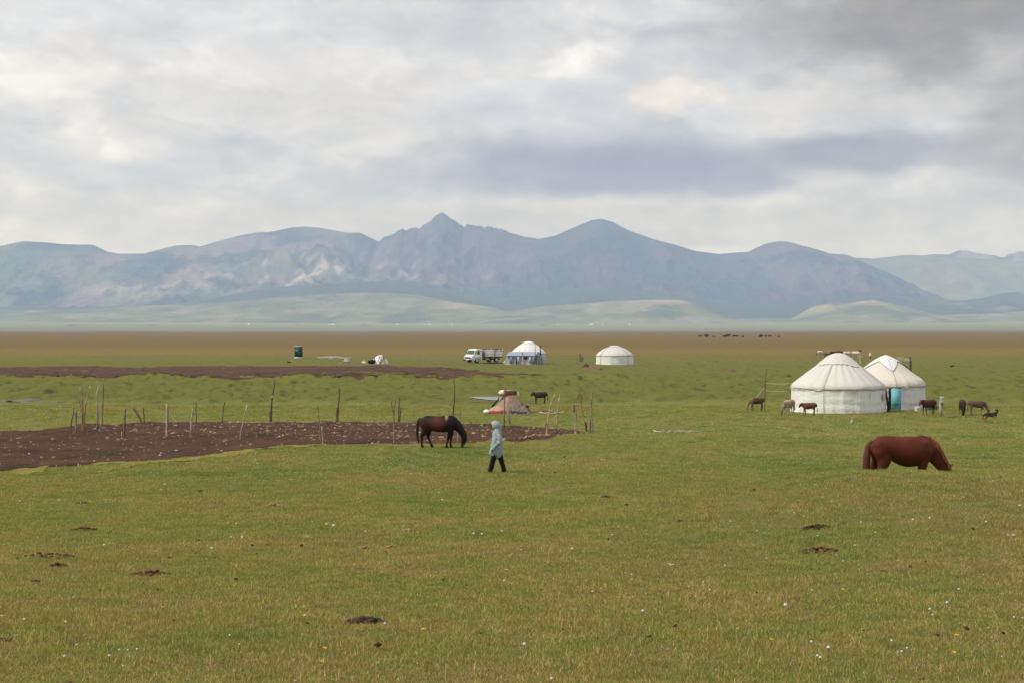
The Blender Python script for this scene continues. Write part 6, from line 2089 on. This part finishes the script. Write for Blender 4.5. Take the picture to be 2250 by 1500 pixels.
BR = (.10, .055, .033)
def tanp(C, x, y, z, n): return cmix(C, (.30, .19, .11), sstep(.55, .7, x) * (1 - sstep(.75, .8, z)) * .6)
calf('dark brown calf grazing under the thin poles, tan neck and head', (.085, .038, .024), (.055, .03, .02), (.10, .06, .04), 'graze', 1662, 901.5, 29, R(176), patches=tanp, headc=(.26, .18, .12))
def fawn(C, x, y, z, n): return cmix(cmix(C, (.40, .22, .12), sstep(.05, .35, .6 - x + .4 * (n - .5)) * sstep(.45, .6, z)), (.20, .16, .12), sstep(.52, .60, n) * .7)
calf('pale fawn calf with white legs grazing at the left edge of the large yurt', (.36, .27, .19), (.42, .36, .28), (.56, .50, .38), 'graze', 1733, 911, 34, R(222), patches=fawn, headc=(.20, .15, .11), headturn=-.04)
calf('reddish brown calf standing in front of the large white yurt', (.125, .050, .030), (.09, .04, .025), (.10, .045, .03), 'stand', 1777, 912.5, 29, R(180), headc=(.07, .035, .025))
calf('dark brown calf standing by the right side of the back yurt', (.075, .032, .022), (.05, .026, .02), (.20, .11, .06), 'stand', 2040, 911.5, 35, R(205), headc=(.12, .055, .035))
calf('nearly black calf grazing head on, right of the washstand post', (.045, .024, .017), (.03, .018, .014), (.14, .09, .06), 'graze', 2115, 911.5, 35, R(-100), headc=(.016, .012, .012), headturn=-.05)
calf('grey brown calf with pale hind legs grazing beside the dog', (.105, .066, .042), (.16, .115, .075), (.36, .28, .19), 'graze', 2148, 911.5, 33, R(-8))
def pied(C, x, y, z, n):
    C = cmix(C, (.66, .58, .44), (1 - sstep(.14, .24, x + .1 * (n - .5))) * sstep(.50, .60, z))
    C = cmix(C, (.60, .52, .40), sstep(.30, .36, x) * (1 - sstep(.44, .50, z + .1 * (n - .5))))
    C = cmix(C, (.62, .54, .40), sstep(.74, .745, z) * sstep(.3, .35, x))
    return cmix(C, (.66, .58, .46), sstep(.84, .90, x))
calf('brown and white cow calf standing right behind the rug heap', (.105, .042, .028), (.5, .42, .33), (.05, .035, .03), 'stand', 1116, 889, 33, R(-4), patches=pied, headc=(.66, .58, .46))
calf('dark grey brown calf standing right of the rug heap', (.050, .034, .030), (.04, .028, .024), (.075, .05, .04), 'stand', 1186, 887, 27, R(186), headc=(.05, .035, .03))


# dog
def dog():
    root = empty('dog', (0, 0, 0)); tag(root, 'black and tan shepherd dog standing beside the grazing grey brown calf', 'dog')
    body = [(0, 0, .42, .10, .09), (.1, 0, .43, .125, .10), (.3, 0, .43, .125, .11), (.45, 0, .42, .15, .115), (.54, 0, .42, .13, .10)]
    neck = [(.50, 0, .46, .12, .09), (.57, .03, .56, .09, .085), (.60, .08, .63, .085, .08)]
    hd = [(.60, .10, .655, .075, .075), (.61, .18, .65, .068, .06), (.61, .25, .63, .04, .036), (.61, .31, .615, .033, .03)]
    ears = [[(.60 + s * .05, .10, .71, .02, .035), (.60 + s * .06, .10, .77, .014, .024), (.60 + s * .065, .10, .81, .005, .008)] for s in (-1, 1)]
    def lg(x, y, rear):
        if rear: return [(x, y * .7, .40, .10, .06), (x + .04, y, .30, .055, .045), (x - .05, y, .18, .028, .024), (x - .03, y, .05, .022, .02), (x, y, .02, .03, .026)]
        return [(x, y * .8, .40, .08, .055), (x, y, .28, .042, .036), (x, y, .14, .026, .023), (x + .005, y, .05, .022, .02), (x + .025, y, .02, .032, .026)]
    tail = [(-.05, 0, .46, .035, .03), (-.14, -.02, .36, .045, .04), (-.17, -.02, .22, .045, .04), (-.16, -.02, .12, .02, .02)]
    def cf(P):
        x, y, z = P.T
        n = fbm(x * 9, z * 9 + y * 4, 720, 3)
        C = np.zeros((len(P), 3)) + np.array((.017, .017, .020))
        C = cmix(C, (.26, .12, .045), 1 - sstep(.30, .40, z + .1 * (n - .5)))
        C = cmix(C, (.55, .36, .16), sstep(.46, .54, x) * (1 - sstep(.30, .42, z)) * .8)
        C = cmix(C, (.10, .07, .05), sstep(.15, .2, y) * (1 - sstep(.22, .26, y)) * .7)
        return C
    organic('body', [body, neck, hd] + ears + [lg(.02, -.07, True), lg(.02, .07, True), lg(.50, -.065, False), lg(.50, .065, False), tail], .014, CALFM, cf, root, smooth_it=2)
    rope('collar', [(.575 + .07 * math.cos(a), .055 + .10 * math.sin(a), .585 - .04 * math.sin(a)) for a in np.linspace(0, 6.283, 18, endpoint=False)], .012, GREY_LABEL, root, closed=True)
    V, F = ICO1
    mesh_np('eye', V * .012 + np.array([.665, .19, .675]), F, BLACKM, root)
    place(root, 2178, 927, .32, scale=.88, yaw=R(-38))
dog()

# far herd: low dark animals on the brown plain
HERD = 'dark cattle and horses grazing far off on the brown plain'
proto_h = None
herd_x = [(1542, 1.0), (1551, 1.5), (1557, 1.4), (1565, .8), (1589, 1.2), (1593, 1.0), (1605, 1.5), (1618, 1.2), (1622, 1.0), (1629, .8), (1667, .9), (1673, 1.4), (1677, 1.1), (1684, 1.3), (1688, 1.1), (1708, .8)]
body = [(0, 0, .95, .18, .16), (.3, 0, .95, .28, .24), (1.1, 0, .92, .30, .26), (1.5, 0, .98, .22, .18)]
chs = [body, [(1.4, 0, .95, .18, .12), (1.8, 0, .55, .12, .1), (1.95, 0, .25, .09, .08)]] + [[(x, y, .8, .12, .1), (x, y, .4, .06, .06), (x, y, .05, .06, .06)] for x in (.15, 1.35) for y in (-.14, .14)]
FARCOW = simple_mat('far_dark_hide', (0.035, 0.024, 0.020))
for k, (px, sz) in enumerate(herd_x):
    if k == 0:
        o = organic('cow', chs, .09, FARCOW, None, None, smooth_it=1); proto_h = o
    else:
        o = proto_h.copy(); col.objects.link(o)
    g = ground_at(px, 742.2 + .4 * math.sin(k * 2.1))
    o.location = g; o.rotation_euler = (0, 0, (k * 1.3) % 6.28 if k % 3 else (0 if k % 2 else math.pi)); o.scale = (sz * 1.2,) * 3
    tag(o, 'tiny dark animal grazing far off on the brown plain', 'cow', HERD)
# small animals lying in the grass
def lump_animal(label, px, py, w, c, c2, yaw=0.0):
    g = ground_at(px, py); s = FPX / g.y * 1.0
    k = w / s
    ch = [[(-.35 * k, 0, .18 * k, .16 * k, .15 * k), (.1 * k, 0, .22 * k, .2 * k, .17 * k), (.3 * k, 0, .2 * k, .14 * k, .12 * k)], [(.28 * k, 0, .28 * k, .1 * k, .09 * k), (.42 * k, 0, .42 * k, .11 * k, .1 * k), (.52 * k, 0, .38 * k, .06 * k, .06 * k)],
          [(-.3 * k, -.1 * k, .1 * k, .07 * k, .06 * k), (-.1 * k, -.15 * k, .05 * k, .05 * k, .05 * k)], [(.2 * k, -.1 * k, .08 * k, .06 * k, .05 * k), (.42 * k, -.12 * k, .04 * k, .04 * k, .04 * k)]]
    def cf(P):
        return cmix(np.zeros((len(P), 3)) + np.array(c), c2, 1 - sstep(.08 * k, .16 * k, P[:, 2]))
    o = organic('dog', ch, .03, CALFM, cf, None, smooth_it=1)
    o.location = g; o.rotation_euler = (0, 0, yaw)
    tag(o, label, 'dog')
lump_animal('small black dog lying on the grass beyond the yurts at the right', 2092, 806, 9, (.014, .013, .015), (.014, .013, .015))
lump_animal('small black and white dog lying below the green cabin', 635, 799, 9, (.02, .02, .022), (.6, .6, .58), R(180))

# far camps: white yurts and low mounds at the foot of the hills
yp = None
FARW = simple_mat('far_white_felt', (0.80, 0.80, 0.80))
for k, (px, w) in enumerate([(547, 7), (722, 5), (729, 6), (733, 5), (873, 6), (934, 4), (942, 6), (947, 4), (994, 5), (1226, 4), (1297, 6), (1301, 6), (1325, 4), (1384, 5)]):
    g = ground_at(px, 714.2, zmax=14000)
    k_ = w * g.y / FPX / 2 * .62
    if yp is None:
        yp = revolve('yurt', [(1.0, -.2), (1.0, .7), (.55, 1.1), (.18, 1.35), (.001, 1.38)], FARW, None, n=16); o = yp
    else:
        o = yp.copy(); col.objects.link(o)
    o.location = g; o.scale = (k_,) * 3
    tag(o, 'tiny white yurt at the foot of the far hills', 'yurt', 'tiny white yurts far off at the foot of the hills')
FARHILL = simple_mat('reddish_far_knoll', (0.24, 0.15, 0.11), obj=False)
for (px, w, h, mt, lab) in ((648, 34, 5.5, FARHILL, 'low reddish knoll at the far edge of the plain'), (160, 40, 3, None, 'low dark knoll on the far left of the plain'), (332, 38, 3, None, 'low dark knoll left of the reddish one'), (800, 30, 3, None, 'low dark knoll right of the reddish one'), (1190, 26, 3, None, 'low dark knoll under the pale hill')):
    g = ground_at(px, 716.2, zmax=14000)
    s = FPX / g.y
    n, k = 24, 6
    A, RR = np.meshgrid(np.linspace(0, 2 * np.pi, n, endpoint=False), np.linspace(0, 1, k))
    V = np.stack([(RR * np.cos(A) * w / s / 2).ravel(), (RR * np.sin(A) * 60).ravel(), ((1 - RR ** 2) * h / s * (.8 + .5 * vnoise(RR * np.cos(A) * 3 + px, RR * 2, 5)) - 2).ravel()], 1)
    F = np.array([(i * n + j, (i + 1) * n + j, (i + 1) * n + (j + 1) % n, i * n + (j + 1) % n) for i in range(k - 1) for j in range(n)])
    o = mesh_np('hills', V, F, mt or simple_mat('dark_far_knoll', (.08, .085, .05)), loc=g)
    tag(o, kind='structure')

# ------------------------------------------------------------------ people
SKINM = simple_mat('skin', (0.42, 0.24, 0.17), rough=.6)


def person(label, px, py, height, yaw, jacket_c, trouser_c, shoe_c, hood=True, detail=True, pose='walk'):
    """walking figure built facing -X, 1.62 m tall before scaling"""
    root = empty('person', (0, 0, 0)); tag(root, label, 'person')
    vx = .014 if detail else .035
    JM = simple_mat('jacket_cloth', jacket_c, rough=.8, bump=.05, bscale=7, var=.14, vscale=9)
    TM = simple_mat('trouser_cloth', trouser_c, rough=.85, bump=.01, bscale=9)
    SM = simple_mat('shoe_leather', shoe_c, rough=.7)
    HM = simple_mat('dark_hair', (.015, .011, .01), rough=.6)
    hand = []
    for sy in (-1, 1):
        wx, wy, wz = -.085, sy * .205, .775
        hand.append([(wx + .02, wy, wz + .04, .026, .022), (wx - .02, wy, wz, .034, .018), (wx - .05, wy, wz - .035, .034, .018)])
        for f, (dx, l) in enumerate(((-.022, .052), (-.007, .062), (.008, .058), (.022, .045))):
            hand.append([(wx - .055 + dx, wy, wz - .045 + dx * .5, .008, .008), (wx - .068 + dx, wy - sy * .006, wz - .045 - l * .5, .008, .008), (wx - .066 + dx, wy - sy * .02, wz - .045 - l, .007, .007)])
        hand.append([(wx - .02, wy - sy * .015, wz + .0, .011, .010), (wx - .055, wy - sy * .032, wz - .02, .010, .009), (wx - .07, wy - sy * .034, wz - .045, .008, .008)])
    head = [(-.005, 0, 1.40, .06, .055), (-.02, 0, 1.44, .088, .068), (-.02, 0, 1.50, .098, .078), (-.012, 0, 1.56, .098, .078), (-.005, 0, 1.60, .075, .062)]
    chin = [(-.075, 0, 1.43, .028, .03), (-.09, 0, 1.445, .02, .026)]
    nose = [(-.108, 0, 1.525, .012, .012), (-.128, 0, 1.495, .016, .015), (-.115, 0, 1.485, .012, .016)]
    lips = [(-.108, -.015, 1.458, .010, .012), (-.110, .015, 1.458, .010, .012)]
    legs = [[(.0, -.09, .80, .10, .09), (-.11, -.09, .44, .055, .05), (-.215, -.09, .09, .036, .034), (-.26, -.09, .04, .04, .036)],
            [(.03, .09, .80, .10, .09), (.13, .09, .42, .055, .05), (.255, .09, .09, .036, .034), (.235, .09, .05, .04, .036)]]
    arms = [[(.02, sy * .14, 1.27, .035, .035), (.12, sy * .235, 1.03, .032, .03), (-.10, sy * .215, .80, .028, .026)] for sy in (-1, 1)]
    torso = [(.0, 0, .80, .10, .14), (.01, 0, 1.05, .085, .11), (.01, 0, 1.26, .075, .12), (.0, 0, 1.36, .05, .06), (-.01, 0, 1.42, .05, .05)]
    organic('body', [head, chin, nose, lips, torso] + legs + arms + hand, .009 if detail else .03, SKINM, None, root, smooth_it=2)
    for sy in (-1, 1):
        V, F = ICO1
        mesh_np('eye', V * .011 + np.array([-.103, sy * .032, 1.52]), F, BLACKM, root)
    jt = [(-.02, 0, .64, .215, .21), (-.01, 0, .80, .19, .205), (.01, 0, 1.0, .172, .195), (.02, 0, 1.2, .165, .205), (.025, 0, 1.30, .145, .185), (.02, 0, 1.37, .11, .12), (.015, 0, 1.41, .09, .09)]
    hem = [(-.14, -.02, .66, .095, .15), (-.09, -.02, .82, .08, .14)]
    sl = [[(.02, sy * .15, 1.30, .080, .075), (.075, sy * .215, 1.16, .078, .070), (.125, sy * .245, 1.02, .070, .065), (.02, sy * .25, .91, .064, .058), (-.09, sy * .225, .80, .055, .048), (-.135, sy * .20, .755, .05, .045)] for sy in (-1, 1)]
    organic('jacket', [jt, hem] + sl, vx, JM, None, root, smooth_it=2, wrinkle=(.045, 4.0, 7.5, 901))
    if detail:
        pk = [( -.20, -.235, .66), (-.14, -.25, .83)]
        rope('pocket_seam', [(-.185, -.205, .70), (-.155, -.222, .77), (-.11, -.232, .85)], .006, simple_mat('seam_shade', tuple(v * .45 for v in jacket_c)), root)
    tr = [[(.01, 0, .84, .135, .16), (.015, 0, .72, .14, .17)],
          [(.0, -.085, .78, .125, .10), (-.05, -.088, .58, .105, .092), (-.105, -.09, .42, .092, .085), (-.155, -.09, .24, .082, .078), (-.195, -.09, .09, .082, .078), (-.20, -.09, .065, .08, .076)],
          [(.04, .085, .78, .125, .10), (.09, .088, .58, .105, .092), (.135, .09, .42, .088, .085), (.195, .09, .24, .082, .078), (.24, .09, .09, .085, .078), (.245, .09, .065, .083, .076)]]
    organic('trousers', tr, vx, TM, None, root, smooth_it=2, wrinkle=(.03, 5.0, 7.0, 911))
    organic('shoe', [[(-.20, -.09, .05, .045, .042), (-.26, -.09, .045, .042, .045), (-.335, -.09, .035, .028, .04)]], .01 if detail else .03, SM, None, root, smooth_it=1)
    organic('shoe', [[(.255, .09, .075, .045, .042), (.21, .09, .045, .042, .045), (.155, .09, .03, .026, .04)]], .01 if detail else .03, SM, None, root, smooth_it=1)
    if hood:
        # shell round the head, open towards the face, with a soft peak
        n, k = 40, 26
        V, F, ok = [], [], []
        cx, cz = .005, 1.502
        for i in range(k):
            ph = math.pi * i / (k - 1)
            for j in range(n):
                th = 2 * math.pi * j / n
                # axis of the shell points back-forth along x
                x = -math.cos(ph); rr = math.sin(ph)
                yy = rr * math.cos(th) * .138; zz = rr * math.sin(th) * .165
                xx = x * .168
                if xx < -.03: xx = -.03 + (xx + .03) * 1.0
                peak = max(0, zz / .15) * max(0, -xx / .15)
                V.append((cx + xx - peak * .03 - zz * .12, yy, cz + zz - .01 * (xx > .1)))
                ok.append(xx > -.128)
        for i in range(k - 1):
            for j in range(n):
                q = (i * n + j, i * n + (j + 1) % n, (i + 1) * n + (j + 1) % n, (i + 1) * n + j)
                if all(ok[v] for v in q): F.append(q)
        used = sorted(set(v for q in F for v in q)); rm = {v: i_ for i_, v in enumerate(used)}
        ho = mesh_np('hood', [V[v] for v in used], np.array([[rm[v] for v in q] for q in F]), JM, root)
        sd_ = ho.modifiers.new('thick', 'SOLIDIFY'); sd_.thickness = .012
        first = min(i for i in range(k) if ok[i * n])
        ring = [V[first * n + j] for j in range(n)]
        rope('hood_trim', ring, .013, simple_mat('cream_fleece', (.62, .56, .42), rough=.95, bump=.01, bscale=60), root, sides=8, closed=True)
        organic('hood_neck', [[(.03, 0, 1.33, .13, .155), (.03, 0, 1.38, .125, .135), (.025, 0, 1.43, .12, .12)]], .014, JM, None, root, smooth_it=1)
    organic('hair', [[(.01, 0, 1.60, .075, .07), (.045, 0, 1.55, .075, .078), (.055, 0, 1.48, .055, .06)]], .012 if detail else .03, HM, None, root, smooth_it=1)
    g = ground_at(px, py)
    root.location = g; root.scale = (height / 1.66,) * 3; root.rotation_euler = (0, 0, yaw)
    return root


person('person in a pale grey blue hooded jacket and black trousers walking left', 1091, 1037.5, 1.66, R(0), (0.29, 0.345, 0.365), (0.010, 0.009, 0.011), (0.26, 0.11, 0.12))
person('far off person in a white shirt and dark trousers right of the hitching post', 1912, 786.5, 1.08, R(70), (0.66, 0.60, 0.60), (0.03, 0.035, 0.05), (0.03, 0.03, 0.03), hood=False, detail=False)
